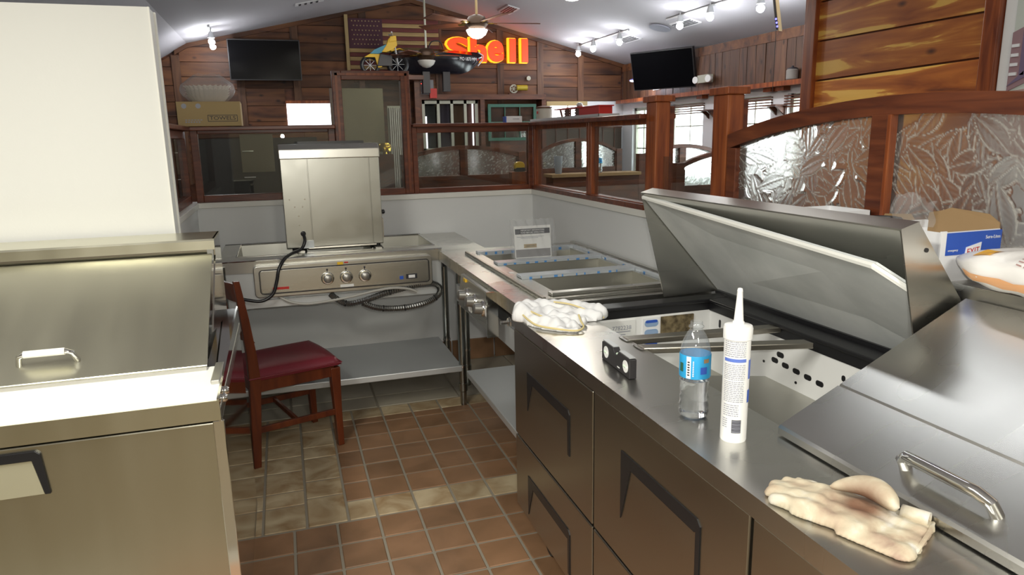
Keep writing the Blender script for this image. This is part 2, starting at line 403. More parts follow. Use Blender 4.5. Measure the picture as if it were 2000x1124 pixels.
#PART2
# ================================================================ SETTING
# ---- floor with tiles
fl = struct('floor', bx(-3.2, 1.1, -.05, 1.72, 4.67, -.004), 'grout')
struct('floor', bx(-3.2, -3.2, -.05, 1.72, 1.1, 0), mat('kitchen_floor_clay', (.15, .115, .07), .45))
struct('floor', bx(-3.2, 4.67, -.05, 4.9, 9.7, -.004).box(1.72, -3.2, -.05, 4.9, 4.67, -.004), 'farfloor')
g = .005
def tiles(name, m, xs, ys, z=0.):
    for i in range(len(xs)-1):
        for j in range(len(ys)-1):
            dz = random.uniform(-.0008, .0008)
            x0, x1, y0, y1 = xs[i]+g, xs[i+1]-g, ys[j]+g, ys[j+1]-g
            B().box(x0, y0, -.006, x1, y1, z+dz).build(name, m, fl, bevel=.003, seg=1, loc='own')
X0 = .092; dx = .1635
gx = [X0+dx*k for k in range(-4, 6)]
tiles('quarry_tile', 'quarry', gx, [2.667-dx*k for k in range(9, -1, -1)])
tiles('quarry_tile', 'quarry', [.14, .255, .419, .583, .746, .91, 1.07, 1.2], [2.83, 2.996, 3.16, 3.325, 3.49, 3.655, 3.735])
tiles('stone_tile', 'stone', [.14, .255, .419, .583, .746, .91, 1.07], [2.67, 2.83])
tiles('stone_tile', 'stone', [.14, .255, .419, .583, .746, .91, 1.07], [3.735, 3.875])
for xa, xb in ((-.52, -.355), (-.355, -.19), (-.19, -.022), (-.022, .14)):
    y = 2.67
    while y < 3.8:
        h = random.choice((.13, .16, .2, .24)); y2 = min(y+h, 3.875)
        if 3.875-y2 < .08: y2 = 3.875
        tiles('stone_tile', 'stone', [xa, xb], [y, y2]); y = y2
tiles('floor_tile', 'bigtile', [-.535, -.065, .412, .889, 1.366, 1.6], [3.875, 4.056, 4.55])
# ---- kitchen walls
wl = struct('wall_left', bx(-3.2, 2.86, -.05, -.400, 2.985, 1.965), 'wall')
wl2 = B().box(-.402, 2.855, 0, -.396, 2.875, 1.965).box(-.402, 2.97, 0, -.394, 2.99, 1.965)
struct('trim_1', wl2, 'cap')
struct('wall_back', bx(-.62, 4.55, -.05, 1.72, 4.67, 1.118), 'white')
struct('trim_2', bx(-.62, 4.538, 1.118, 1.6, 4.68, 1.15), 'cap', bevel=.003)
struct('wall_right', bx(1.6, .0, -.05, 1.72, 4.55, 1.118), 'white')
struct('trim_3', bx(1.588, .0, 1.118, 1.73, 4.55, 1.15), 'cap', bevel=.003)
struct('wall_left_return', bx(-.62, 2.985, -.05, -.5, 4.55, 1.118), 'white')
struct('trim_4', bx(-.63, 2.985, 1.118, -.488, 4.538, 1.15), 'cap', bevel=.003)
bb = struct('baseboard_back', bx(-.5, 4.536, 0, 1.6, 4.55, .012), 'grout')
x = -.5
while x < 1.59:
    B().box(x+.004, 4.531, .004, min(x+.295, 1.596), 4.548, .148).build('base_tile', 'quarry', bb, bevel=.003, loc='own'); x += .3
# kitchen enclosure behind the camera
struct('wall_kitchen_rear', bx(-3.2, -3.2, -.05, 4.9, -3.1, 3.3), 'kitchen')
struct('wall_kitchen_side', bx(-3.3, -3.2, -.05, -3.2, 2.985, 3.3), 'kitchen')
struct('wall_dining_left', bx(-3.3, 2.985, -.05, -3.2, 9.6, 3.3), 'kitchen')
# ---- ceiling
RX, RZ = 1.716, 3.242
def ceilz(x):
    if x >= RX: return RZ-.2546*(x-RX)
    if x >= -.955: return RZ+.222*(x-RX)
    return 2.649+.57*(x+.955)
ce = B()
prof = [(-3.3, ceilz(-3.3)), (-.955, ceilz(-.955)), (RX, RZ), (4.95, ceilz(4.95))]
ce.prism(prof+[(x, z+.08) for x, z in prof[::-1]], 'y', -3.2, 9.6)
struct('ceiling', ce, 'ceil')
# ---- gable wall with planks
struct('wall_gable', B().prism([(-3.3, -.05), (4.9, -.05), (4.9, ceilz(4.9)), (RX, RZ), (-.955, ceilz(-.955)), (-3.3, ceilz(-3.3))], 'y', 9.52, 9.6), 'boothwood')
gw = bpy.data.objects['wall_gable']
def clip_top(x0, x1, z0, z1):
    pts = [(x0, z0), (x1, z0)]
    cz0, cz1 = ceilz(x0)-.03, ceilz(x1)-.03
    if cz0 <= z0+.01 and cz1 <= z0+.01: return None
    top = []
    n = 8
    for k in range(n+1):
        x = x1+(x0-x1)*k/n; top.append((x, max(z0+.002, min(z1, ceilz(x)-.03))))
    out = []
    for p in top:
        out.append(p)
    # drop colinear
    res = [out[0]]
    for a in range(1, len(out)-1):
        p, q, r = res[-1], out[a], out[a+1]
        if abs((q[0]-p[0])*(r[1]-p[1])-(q[1]-p[1])*(r[0]-p[0])) > 1e-6: res.append(q)
    res.append(out[-1])
    return pts+res
joints = [-2.2, -1.1, -.4, .26, 1.1, 2.06, 2.9, 3.47, 4.07, 4.74]
for i in range(len(joints)-1):
    a, b_ = joints[i]+.045, joints[i+1]-.045
    z = 1.0 if b_ < 3.5 else 1.97
    while z < 3.2:
        h = random.choice((.15, .17, .19, .21)); p = clip_top(a, b_, z+.004, z+h-.004)
        if p is None: break
        yy = 9.49+random.uniform(-.006, .006)
        skip = False
        if a < .4 < b_ or (.11 < a < .69):   # window hole in the left bay
            skip = False
        if (z+h > 1.66 and z < 1.955 and a < .69 and b_ > .11):
            for (u, v_) in ((a, .10), (.70, b_)):
                if v_-u > .03: B().prism([(u, z+.004), (v_, z+.004), (v_, z+h-.004), (u, z+h-.004)], 'y', yy, 9.52).build('plank', 'barn', gw, loc='own')
        else:
            B().prism(p, 'y', yy, 9.52).build('plank', 'barn', gw, loc='own')
        z += h
for xj in joints[1:-1]:
    if xj == .26: B().box(xj-.045, 9.475, 1.97, xj+.045, 9.52, min(ceilz(xj-.045), ceilz(xj+.045))-.03).build('batten', 'barnv', gw, loc='own'); continue
    B().box(xj-.045, 9.475, 1.0 if xj < 3.4 else 1.97, xj+.045, 9.52, min(ceilz(xj-.045), ceilz(xj+.045))-.03).build('batten', 'barnv', gw, loc='own')
b = B()
for xa, xb in ((-1.1, -.955), (-.955, RX), (RX, 4.74)):
    b.prism([(xa, ceilz(xa)-.05), (xb, ceilz(xb)-.05), (xb, ceilz(xb)), (xa, ceilz(xa))], 'y', 9.46, 9.52)
struct('trim_5', b, 'barn')
struct('wall_gable_lower', bx(3.43, 9.5, -.05, 4.74, 9.53, 1.97), 'wallgrey')
struct('trim_7', bx(3.43, 9.46, 0, 4.70, 9.5, 1.60), 'wains')
b = B()
for k in range(7): b.box(3.5+.18*k, 9.45, 0, 3.51+.18*k, 9.462, 1.60)
b.box(3.43, 9.44, 1.60, 4.70, 9.5, 1.62)
struct('trim_8', b, 'boothwood')
struct('trim_9', bx(4.70, -3.0, 0, 4.74, 9.46, .9), 'wains')
# ---- right window wall : piers between openings
wins = [(8.75, 9.2), (7.42, 8.16), (6.20, 6.86), (5.15, 5.95), (4.0, 4.8)]
WT, WB = 1.86, .9
b = B(); ycur = -3.2
for y0, y1 in sorted(wins):
    b.box(4.74, ycur, -.05, 4.88, y0, WT); b.box(4.74, y0, -.05, 4.88, y1, WB); ycur = y1
b.box(4.74, ycur, -.05, 4.88, 9.6, WT); b.box(4.74, -3.2, WT, 4.88, 9.6, 2.56)
struct('wall_window_side', b, 'wallgrey')
ww = bpy.data.objects['wall_window_side']
y = 3.6
while y < 9.47:
    h = random.choice((.11, .13, .15, .17)); y2 = min(y+h, 9.47)
    B().box(4.715+random.uniform(-.004, .004), y+.003, 1.98, 4.74, y2-.003, 2.37).build('plank', 'barnv', ww, loc='own'); y += h
y = 3.6
while y < 9.4:
    B().box(4.705, y+.003, 2.37, 4.74, min(y+1.3, 9.47), 2.465).build('top_board', 'barn', ww, loc='own'); y += 1.3
for k, (y0, y1) in enumerate(sorted(wins, reverse=True)):
    wo = thing('window_%d' % (k+1), None, None, (4.8, (y0+y1)/2, WB), kind='structure')
    f = B()
    f.box(4.78, y0, WB, 4.84, y0+.04, WT).box(4.78, y1-.04, WB, 4.84, y1, WT).box(4.78, y0, WB, 4.84, y1, WB+.04).box(4.78, y0, WT-.04, 4.84, y1, WT)
    f.build('window_frame', 'offwhitewood', wo)
    m = B(); m.box(4.8, (y0+y1)/2-.008, WB, 4.815, (y0+y1)/2+.008, WT); m.box(4.8, y0, 1.3, 4.815, y1, 1.316); m.box(4.8, y0, 1.58, 4.815, y1, 1.594)
    m.build('muntin', 'offwhitewood', wo)
    bx(4.806, y0+.03, WB+.03, 4.809, y1-.03, WT-.03).build('pane', 'glass', wo)
    if k:
        r = B()
        for q in range(5): r.box(4.72, y0-.03, WT-.13+q*.026, 4.76, y1+.03, WT-.13+q*.026+.012)
        r.build('blind', 'boothwood', wo)
        bx(4.66, y0-.09, 1.89, 4.74, y0+.03, 1.93).box(4.66, y1-.03, 1.89, 4.74, y1+.09, 1.93).build('shelf_bracket', 'framev', wo)
# ledge over the windows
struct('trim_6', bx(4.6, 3.6, 1.93, 4.74, 9.45, 1.975), 'framev')
# gable window, left
wo = thing('window_6', None, None, (.4, 9.5, 1.67), kind='structure')
bx(.10, 9.455, 1.955, .70, 9.50, 1.99).build('window_frame', 'framev', wo)
bx(.11, 9.485, 1.64, .69, 9.49, 1.955).build('pane', emit('daylit_pane', (.93, .95, 1), 2.2), wo)
bx(.36, 9.47, 1.715, .44, 9.484, 1.722).build('latch', 'greyink', wo)
wo = thing('window_7', None, None, (3.9, 9.5, 1.6), kind='structure')
bx(3.62, 9.47, 1.62, 4.12, 9.495, 1.91).build('pane', emit('daylit_pane_small', (.93, .95, 1), 2.0), wo)
bx(3.55, 9.45, 1.91, 4.16, 9.5, 1.97).build('valance', 'kraftlite', wo)
bx(3.86, 9.462, 1.62, 3.875, 9.47, 1.91).build('muntin', 'offwhitewood', wo)
# ---- cedar wall segment on the right, and white wall with picture
struct('wall_cedar', bx(2.815, 2.25, -.05, 2.95, 3.37, 2.8), 'boothwood')
cw = bpy.data.objects['wall_cedar']
zs = [(1.15, 1.02), (1.40, 1.36), (1.585, 1.60), (1.785, 1.765), (1.965, 1.97), (2.16, 2.17), (2.4, 2.38), (2.62, 2.6)]
for (za, zb), (zc, zd) in zip(zs[:-1], zs[1:]):   # near end, far end heights
    t = random.uniform(-.004, .004)
    B().add([(2.80+t, 2.30, za+.005), (2.80+t, 3.31, zb+.005), (2.80+t, 3.31, zd-.004), (2.80+t, 2.30, zc-.004), (2.82, 2.30, za+.005), (2.82, 3.31, zb+.005), (2.82, 3.31, zd-.004), (2.82, 2.30, zc-.004)],
            [(0, 1, 2, 3), (7, 6, 5, 4), (0, 4, 5, 1), (1, 5, 6, 2), (2, 6, 7, 3), (3, 7, 4, 0)]).build('plank', 'cedar_y', cw, loc='own')
bx(2.775, 3.30, 0, 2.96, 3.385, 2.8).build('corner_board', 'framev', cw, bevel=.004)
bx(2.775, 2.245, 0, 2.96, 2.315, 2.8).build('corner_board', 'framev', cw, bevel=.004)
struct('wall_picture_side', bx(2.85, -3.1, -.05, 2.95, 2.25, 2.9), 'wallgrey')
pic = thing('framed_picture', 'large white-framed street scene picture hanging right of the cedar boards', 'picture', (2.82, 1.6, 1.3))
bx(2.80, 1.0, 1.3, 2.85, 2.243, 2.5).build('picture_frame', 'whitepl', pic, bevel=.004)
b = bx(2.796, 1.06, 1.36, 2.80, 2.19, 2.44); b.build('print_sky', mat('print_sky', (.62, .66, .6), .5), pic)
pv = mat('print_roofs', (.33, .2, .22), .6); pd = mat('print_street', (.46, .3, .27), .6); pe = mat('print_shade', (.18, .13, .22), .6)
B().prism([(2.19, 1.36), (1.06, 1.36), (1.06, 1.74), (2.19, 1.64)], 'x', 2.793, 2.796).build('print_street', pd, pic)
B().prism([(2.19, 1.64), (2.0, 1.72), (2.0, 1.88), (2.10, 1.90), (2.19, 1.865)], 'x', 2.790, 2.796).prism([(2.0, 1.7), (1.5, 1.74), (1.5, 2.0), (2.0, 1.9)], 'x', 2.790, 2.796).build('print_buildings', pv, pic)
B().prism([(2.145, 1.70), (2.125, 1.70), (2.125, 1.87), (2.145, 1.87)], 'x', 2.787, 2.793).prism([(2.19, 1.66), (2.10, 1.70), (2.0, 1.72), (2.0, 1.75), (2.12, 1.72)], 'x', 2.787, 2.793).build('print_shade', pe, pic)
for k in range(4):
    bx(2.785, 2.185, 1.70+.036*k, 2.790, 2.155, 1.712+.036*k).build('print_cornice', 'carton', pic)
#PART3
# ================================================================ GLAZED PARTITIONS
def framed(par, x0, x1, z0, z1, w, y0=4.585, y1=4.635, axis='y', pane='glass', wb=None, wt=None, m='frame'):
    """window-like panel: two stiles, two rails, pane. axis y: lies in plane y; axis x: plane x"""
    wb = wb or w; wt = wt or w
    def bb(a0, c0, a1, c1, d0, d1):
        return bx(a0, d0, c0, a1, d1, c1) if axis == 'y' else bx(d0, a0, c0, d1, a1, c1)
    bb(x0, z0, x0+w, z1, y0, y1).build('stile', m, par, bevel=.003)
    bb(x1-w, z0, x1, z1, y0, y1).build('stile', m, par, bevel=.003)
    bb(x0+w, z0, x1-w, z0+wb, y0, y1).build('rail', m, par, bevel=.003)
    bb(x0+w, z1-wt, x1-w, z1, y0, y1).build('rail', m, par, bevel=.003)
    ym = (y0+y1)/2
    bb(x0+w-.003, z0+wb-.003, x1-w+.003, z1-wt+.003, ym-.003, ym+.003).build('pane', pane, par)
# back
p = thing('glazed_partition', 'low glazed wooden partition left of the tall glass panel, carton on top', 'partition', (-.1, 4.6, 1.15))
framed(p, -.5, .325, 1.15, 1.59, .04)
bx(-.60, 4.52, 1.568, .325, 4.70, 1.592).build('ledge', 'frame', p, bevel=.004)
p = thing('glazed_partition', 'tall glass panel in a wooden frame rising above the back partition', 'partition', (.56, 4.6, 1.15))
framed(p, .328, .80, 1.15, 1.915, .055, 4.575, 4.645, pane='glassdirty', wb=.04)
bx(.345, 4.568, 1.165, .36, 4.578, 1.90).box(.768, 4.568, 1.165, .783, 4.578, 1.90).box(.345, 4.568, 1.885, .783, 4.578, 1.90).build('moulding', 'framev', p)
p = thing('glazed_partition', 'wide glazed partition between tall glass panel and back corner', 'partition', (1.2, 4.6, 1.15))
framed(p, .803, 1.62, 1.15, 1.585, .032, wt=.05)
bx(.803, 4.53, 1.572, 1.60, 4.70, 1.592).build('ledge', 'frame', p, bevel=.004)
p = thing('glazed_partition', 'glazed partition return beside the white wall at left', 'partition', (-.55, 3.8, 1.15))
framed(p, 2.99, 4.585, 1.15, 1.568, .045, -.575, -.525, axis='x')
bx(-.63, 2.99, 1.568, -.49, 4.52, 1.592).build('ledge', 'frame', p, bevel=.004)
# right
p = thing('glazed_partition', 'glazed partition on right half wall with two panes up to the first post', 'partition', (1.65, 3.8, 1.15))
framed(p, 3.665, 4.585, 1.15, 1.575, .03, 1.62, 1.67, axis='x', m='framev')
framed(p, 2.98, 3.662, 1.15, 1.575, .03, 1.62, 1.67, axis='x', m='framev')
bx(1.57, 2.98, 1.568, 1.76, 4.60, 1.592).build('ledge', 'frame', p, bevel=.004)
bx(1.596, 2.98, 1.15, 1.62, 4.56, 1.175).build('sill_strip', 'frame', p)
def post(y0, y1, label):
    t = thing('wooden_post', label, 'post', (1.65, (y0+y1)/2, 1.15))
    bx(1.602, y0, 1.15, 1.675, y1, 1.64).build('shaft', 'framev', t, bevel=.003)
    bx(1.59, y0-.015, 1.64, 1.69, y1+.015, 1.668).build('cap', 'framev', t, bevel=.004)
    bx(1.675, y0+.01, 1.15, 1.70, y1-.01, 1.62).build('edge_strip', 'frame', t)
post(2.885, 2.975, 'reddish wooden post farther from the arch, at the end of the glazed panes')
post(2.345, 2.44, 'reddish wooden post touching the left end of the arched partition')
p = thing('glass_screen', 'low clear glass screen between the two wooden posts', 'glass screen', (1.65, 2.66, 1.15))
bx(1.645, 2.44, 1.15, 1.651, 2.885, 1.40).build('pane', 'glass', p)
bx(1.635, 2.44, 1.15, 1.661, 2.885, 1.165).build('channel', 'frame', p)
# ---- leaf pattern
def leaf_heights(W, Hh, res, n, seed, L0=.12):
    rng = np.random.RandomState(seed); nx = int(W/res)+1; ny = int(Hh/res)+1
    X, Y = np.meshgrid(np.linspace(0, W, nx), np.linspace(0, Hh, ny), indexing='ij'); H = np.zeros(X.shape); FR = np.full(X.shape, .10)
    for k in range(n):
        cx, cy = rng.rand()*W, rng.rand()*Hh; a = rng.rand()*2*PI; L_ = L0*(.6+.8*rng.rand()); w = L_*.24
        u = (X-cx)*math.cos(a)+(Y-cy)*math.sin(a); v = -(X-cx)*math.sin(a)+(Y-cy)*math.cos(a)+.12*u*u/L_*rng.choice([-1, 1])
        t = np.clip((u/L_+.5), 0, 1); hw = w*np.sin(PI*t**.8)+1e-6
        ins = (np.abs(u) < L_/2) & (np.abs(v) < hw); q = np.abs(v)/hw
        prof = .0008+.0030*np.sqrt(np.clip(1-q*q, 0, 1))+.0016*np.exp(-((q-.92)/.1)**2)-.0012*np.exp(-(v/(.0025))**2)+.00012*np.sin(u*300+np.abs(v)*420)
        H = np.where(ins, prof, H); fr = .10+.75*np.exp(-((q-.93)/.07)**2)+.5*np.exp(-(v/.002)**2)+.12*(.5+.5*np.sin(u*300+np.abs(v)*420)); FR = np.where(ins, fr, FR)  # pale diffuse on ridges and veins stands in for highlights off the relief
    return H, np.clip(FR, 0, .9)
def leaf_pane(name, par, y0, y1, z0, topf, xf, seed, res=.004, n=None, thick=.004, m='leafglass'):
    W = abs(y1-y0); zt = max(topf(y0+(y1-y0)*k/20) for k in range(21)); Hh = zt-z0
    H, FR = leaf_heights(W, Hh, res, n or int(W*Hh*520), seed); nx, ny = H.shape; b = B()
    for i in range(nx):
        yy = y0+(y1-y0)*i/(nx-1); top = topf(yy)
        for j in range(ny):
            z = z0+(top-z0)*j/(ny-1); b.v.append((xf-H[i, j], yy, z))
    for i in range(nx-1):
        for j in range(ny-1):
            q = i*ny+j; b.f.append((q, q+ny, q+ny+1, q+1))
    o = len(b.v); 
    bk = [(xf+thick, y0+(y1-y0)*k/20, z) for k in range(21) for z in (z0, topf(y0+(y1-y0)*k/20))]
    b.v += bk
    for k in range(20): b.f.append((o+2*k, o+2*k+1, o+2*k+3, o+2*k+2))
    ob = b.build(name, m, par, smooth='all'); at = ob.data.attributes.new('relief_glint', 'FLOAT', 'POINT'); vals = np.full(len(b.v), 0.); vals[:nx*ny] = FR.reshape(-1); at.data.foreach_set('value', vals)
    return ob
# ---- arched partition on the right wall : y 0.72..2.33
def arch_partition(x, y0, y1, zb, spring, peak, name, label, group=None, seed=3, wst=.06, wtop=.055, mull=None, res=.004, wm='arch', thick=.055, solid_to=None, base=None, ln=None):
    c = (y0+y1)/2; hw = (y1-y0)/2; sag = peak-spring; R = (hw*hw+sag*sag)/(2*sag)
    top = lambda y: peak-R+math.sqrt(max(R*R-(y-c)**2, 0)); t = thing(name, label, 'partition', (x, c, base if base is not None else zb), group)
    n = 28; ys = [y0+(y1-y0)*k/n for k in range(n+1)]
    b = B()
    for k in range(n):
        a, d = ys[k], ys[k+1]
        b.hexa([(x, a, top(a)-wtop), (x+thick, a, top(a)-wtop), (x+thick, d, top(d)-wtop), (x, d, top(d)-wtop)], [(x, a, top(a)), (x+thick, a, top(a)), (x+thick, d, top(d)), (x, d, top(d))])
    o = b.build('arch_rail', wm, t)
    for (a, d) in ((y0, y0+wst), (y1-wst, y1)):
        bx(x, a, zb, x+thick, d, min(top(a), top(d))-wtop+.004).build('stile', wm, t, bevel=.003)
    bx(x, y0+wst, zb, x+thick, y1-wst, zb+.04).build('bottom_rail', wm, t, bevel=.003)
    ms = mull or c
    bx(x-.003, ms-.035, zb+.04, x+thick, ms+.025, top(ms)-wtop+.004).build('mullion', wm, t, bevel=.003)
    bx(x-.006, ms-.048, zb+.04, x+.02, ms-.035, top(ms)-wtop+.002).build('moulding', 'framev' if wm == 'arch' else wm, t, bevel=.002)
    for q, (a, d) in enumerate(((y0+wst, ms-.036), (ms+.024, y1-wst))):
        leaf_pane('leaf_pane', t, a, d, zb+.035, lambda y: top(y)-wtop+.004, x+.022, seed+q, res, n=ln)
    return t, top
arch_partition(1.600, .70, 2.335, 1.15, 1.492, 1.592, 'arched_partition', 'arched wooden partition with leaf-pattern glass behind the prep table, nearest the camera', None, 3, .055, .052, mull=1.62)

# ================================================================ STEAM TABLE A (back)
A = thing('steam_table', 'stainless steam table along the back wall with a wide three-knob panel', 'steam table', (.25, 4.15, 0))
def top_with_holes(xs, ys, holes, z0, z1):
    """plate with rectangular holes; xs, ys outer bounds"""
    X = sorted({xs[0], xs[1], *[h[0] for h in holes], *[h[2] for h in holes]}); Y = sorted({ys[0], ys[1], *[h[1] for h in holes], *[h[3] for h in holes]})
    ins = lambda cx, cy: xs[0] < cx < xs[1] and ys[0] < cy < ys[1] and not any(h[0] < cx < h[2] and h[1] < cy < h[3] for h in holes)
    b = B(); cell = {(i, j): ins((X[i]+X[i+1])/2, (Y[j]+Y[j+1])/2) for i in range(len(X)-1) for j in range(len(Y)-1)}
    for (i, j), k in cell.items():
        if not k: continue
        x0, x1, y0, y1 = X[i], X[i+1], Y[j], Y[j+1]
        b.add([(x0, y0, z1), (x1, y0, z1), (x1, y1, z1), (x0, y1, z1)], [(0, 1, 2, 3)]); b.add([(x0, y0, z0), (x1, y0, z0), (x1, y1, z0), (x0, y1, z0)], [(3, 2, 1, 0)])
        for (di, dj, p, q) in ((-1, 0, (x0, y1), (x0, y0)), (1, 0, (x1, y0), (x1, y1)), (0, -1, (x0, y0), (x1, y0)), (0, 1, (x1, y1), (x0, y1))):
            if not cell.get((i+di, j+dj)): b.add([(p[0], p[1], z0), (q[0], q[1], z0), (q[0], q[1], z1), (p[0], p[1], z1)], [(0, 1, 2, 3)])
    return b
def well(x0, y0, x1, y1, z0, z1, taper=.012, t=.002):
    b = B(); o = [(x0, y0), (x1, y0), (x1, y1), (x0, y1)]; i_ = [(x0+taper, y0+taper), (x1-taper, y0+taper), (x1-taper, y1-taper), (x0+taper, y1-taper)]
    for k in range(4):
        a, c = o[k], o[(k+1) % 4]; d, e = i_[(k+1) % 4], i_[k]
        b.add([(*a, z1), (*c, z1), (*d, z0), (*e, z0)], [(0, 1, 2, 3)])
    b.add([(*p, z0) for p in i_], [(0, 1, 2, 3)]); return b
wa = [(-.27, 3.93, .035, 4.42), (.09, 3.93, .44, 4.42), (.50, 3.93, .785, 4.42)]
top_with_holes((-.36, .80), (3.80, 4.47), wa, .885, .905).build('top_plate', 'steel', A, bevel=.002)
for h in wa:
    well(*h, .74, .9).build('well', 'steel_well', A)
b = B()
for h in wa: b.tube([(h[0], h[1], .906), (h[2], h[1], .906), (h[2], h[3], .906), (h[0], h[3], .906)], .004, 6, True)
b.tube([(-.355, 3.803, .903), (.80, 3.803, .903)], .005, 6)
b.build('rim_bead', 'chrome', A, smooth=True)
bx(-.36, 3.805, .84, .80, 3.815, .905).build('front_lip', 'steel', A)
bx(-.36, 4.44, .80, .80, 4.47, .905).build('rear_lip', 'steel', A)
bx(-.34, 3.83, .655, .80, 3.84, .86).build('apron', 'galv', A)
bx(-.27, 3.815, .65, .78, 3.83, .69).build('apron_rail', 'galv', A)
bx(-.27, 3.93, .73, .785, 4.42, .735).build('well_housing', 'galv', A)
# control panel
def rrect(x0, z0, x1, z1, r, n=5):
    P = []
    for cx, cz, a0 in ((x1-r, z1-r, 0), (x0+r, z1-r, PI/2), (x0+r, z0+r, PI), (x1-r, z0+r, 1.5*PI)):
        for k in range(n+1): P.append((cx+r*math.cos(a0+PI/2*k/n), cz+r*math.sin(a0+PI/2*k/n)))
    return P
cp = B().prism(rrect(-.186, .712, .737, .878, .022), 'y', 3.765, 3.81).build('control_panel', 'steel_y', A, bevel=.004)
B().prism(rrect(-.155, .735, .715, .853, .014), 'y', 3.760, 3.766).build('panel_plate', 'steel', cp, bevel=.002)
b = B(); b.tube([(x, 3.759, z) for x, z in rrect(-.158, .732, .718, .856, .016)], .0022, 6, True).build('panel_seam', 'blackp', cp, smooth=True)
for kx in (.178, .274, .371):
    k = B().lathe([(.0335, 0), (.0335, .006), (.030, .012), (.026, .013)], (kx, 3.760, .792), 28, (0, -1, 0)).build('knob', 'chrome', A, smooth=True)
    B().lathe([(.022, 0), (.021, .02), (.017, .023)], (kx, 3.748, .792), 24, (0, -1, 0)).build('knob_grip', 'knobgrip', k, smooth=True)
    bx(kx-.002, 3.755, .827, kx+.002, 3.760, .838).lathe([(.005, 0), (.005, .004)], (kx, 3.760, .838), 10, (0, -1, 0)).build('knob_pointer', 'ink', k)
bx(-.098, 3.757, .752, -.018, 3.760, .765).build('name_plate', 'red', cp)
B().box(.24, 3.757, .738, .31, 3.7605, .752).build('white_sticker', 'paper', cp)
B().box(.232, 3.756, .860, .262, 3.765, .874).build('yellow_sticker', 'yellow', cp)
B().box(.268, 3.758, .866, .288, 3.765, .873).build('small_tag', 'red', cp)
bx(.555, 3.757, .756, .575, 3.7605, .774).build('blue_sticker', 'blue', cp)
o = bx(.590, 3.757, .756, .650, 3.7605, .782).build('rating_plate', 'ink', cp)
bx(.603, 3.7555, .761, .638, 3.757, .777).build('plate_print', 'whiteink', cp)
# under shelf
bx(-.40, 3.72, .205, .875, 4.36, .24).build('undershelf', 'galv', A, bevel=.004)
def leg(par, x, y, z1, z0=0.0, r=.021, zs=None):
    l = B().cyl((x, y, z0+.10), (x, y, z1), r, 16).build('leg', 'galvleg', par, smooth=True)
    B().lathe([(.017, 0), (.019, .01), (.019, .08), (.025, .085), (.025, .13)], (x, y, z0), 16).build('bullet_foot', 'galvleg', l, smooth=True)
    B().lathe([(r+.003, 0), (r+.003, .012)], (x, y, .225), 16).build('shelf_collar', 'chrome', l, smooth=True)
M['galvleg'] = steel('tube_steel', (.4, .42, .4), .22, (1, 1, 2))
for (x, y) in ((-.34, 3.80), (-.34, 4.34), (.92, 4.32)): leg(A, x, y, .88)
bx(.80, 3.80, .80, .87, 3.82, .845).box(.80, 3.82, .842, .95, 3.80, .847).build('shelf_bracket', 'black', A)
# corner worktop joining A to B, part of B
Bt = thing('drop_in_steam_table', 'stainless drop-in steam table along right half wall with three open wells', 'steam table', (1.2, 3.2, 0))
wb = [(.955, 3.245, 1.455, 3.535), (.965, 2.895, 1.455, 3.165), (.975, 2.50, 1.455, 2.80)]
top_with_holes((.785, 1.585), (2.375, 3.79), [(.93, 2.47, 1.475, 3.56)], .872, .892).box(.785, 2.375, .835, .79, 3.79, .875).build('worktop', 'steel_top', Bt, bevel=.003)
bx(.803, 3.785, .872, 1.045, 4.53, .892).build('corner_worktop', 'steel_top', Bt)
bx(.787, 3.795, .835, .803, 4.2, .892).build('corner_lip', 'steel', Bt)
bx(1.562, 2.375, .89, 1.585, 3.79, .90).build('back_lip', 'steel', Bt)
top_with_holes((.885, 1.50), (2.42, 3.61), wb, .893, .902).build('well_frame', 'steel', Bt, bevel=.002)
for h in wb: well(*h, .74, .9).build('well', 'steel_well', Bt)
# adaptor bars with blue-printed film
for q, (y0, y1) in enumerate(((3.535, 3.575), (3.17, 3.24), (2.815, 2.885), (2.455, 2.495))):
    br = bx(.935, y0, .902, 1.475, y1, .915).build('divider_bar', 'film' if q < 3 else 'steel', Bt, bevel=.003)
    if q < 3:
        bx(.937, y0-.002, .892, 1.473, y0, .914).build('bar_film', 'film', br)
        for k in range(9):
            xx = .97+.052*k+random.uniform(-.01, .01)
            bx(xx, y0-.0035, .897, xx+random.choice((.006, .012, .016)), y0-.002, .910).build('film_print', 'filmblue', br)
bx(1.475, 2.47, .902, 1.50, 3.58, .912).build('side_film', 'film', Bt)
for k in range(5): bx(1.473, 2.52+.2*k, .903, 1.475, 2.535+.2*k, .910).build('film_print', 'filmblue', Bt)
bx(.885, 2.42, .902, .90, 3.61, .910).build('rim_rail', 'steel_dark', Bt, bevel=.002)
bx(.928, 2.955, .9025, .95, 2.985, .904).build('white_sticker', 'paper', Bt)
# control box on the front of B
bp_ = B().prism([(.785, .87), (.785, .70), (.748, .72), (.765, .865)], 'y', 2.70, 3.22).build('control_box', 'steel', Bt, bevel=.003)
b = bx(.742, 2.688, .695, .79, 2.694, .885).build('panel_end', 'chrome', bp_)
for ky in (3.07, 2.93, 2.79):
    k = B().lathe([(.034, 0), (.034, .006), (.03, .012)], (.757, ky, .795), 24, (-1, 0, .1)).build('knob', 'chrome', Bt, smooth=True)
    B().lathe([(.024, 0), (.022, .03), (.018, .033)], (.745, ky, .796), 20, (-1, 0, .1)).build('knob_grip', 'knobgrip', k, smooth=True)
bx(.748, 2.97, .735, .7525, 3.02, .765).build('white_tag', 'paper', bp_); bx(.75, 2.715, .775, .7555, 2.745, .81).build('white_tag', 'paper', bp_)
bx(.757, 3.10, .848, .764, 3.14, .862).build('yellow_sticker', 'yellow', bp_)
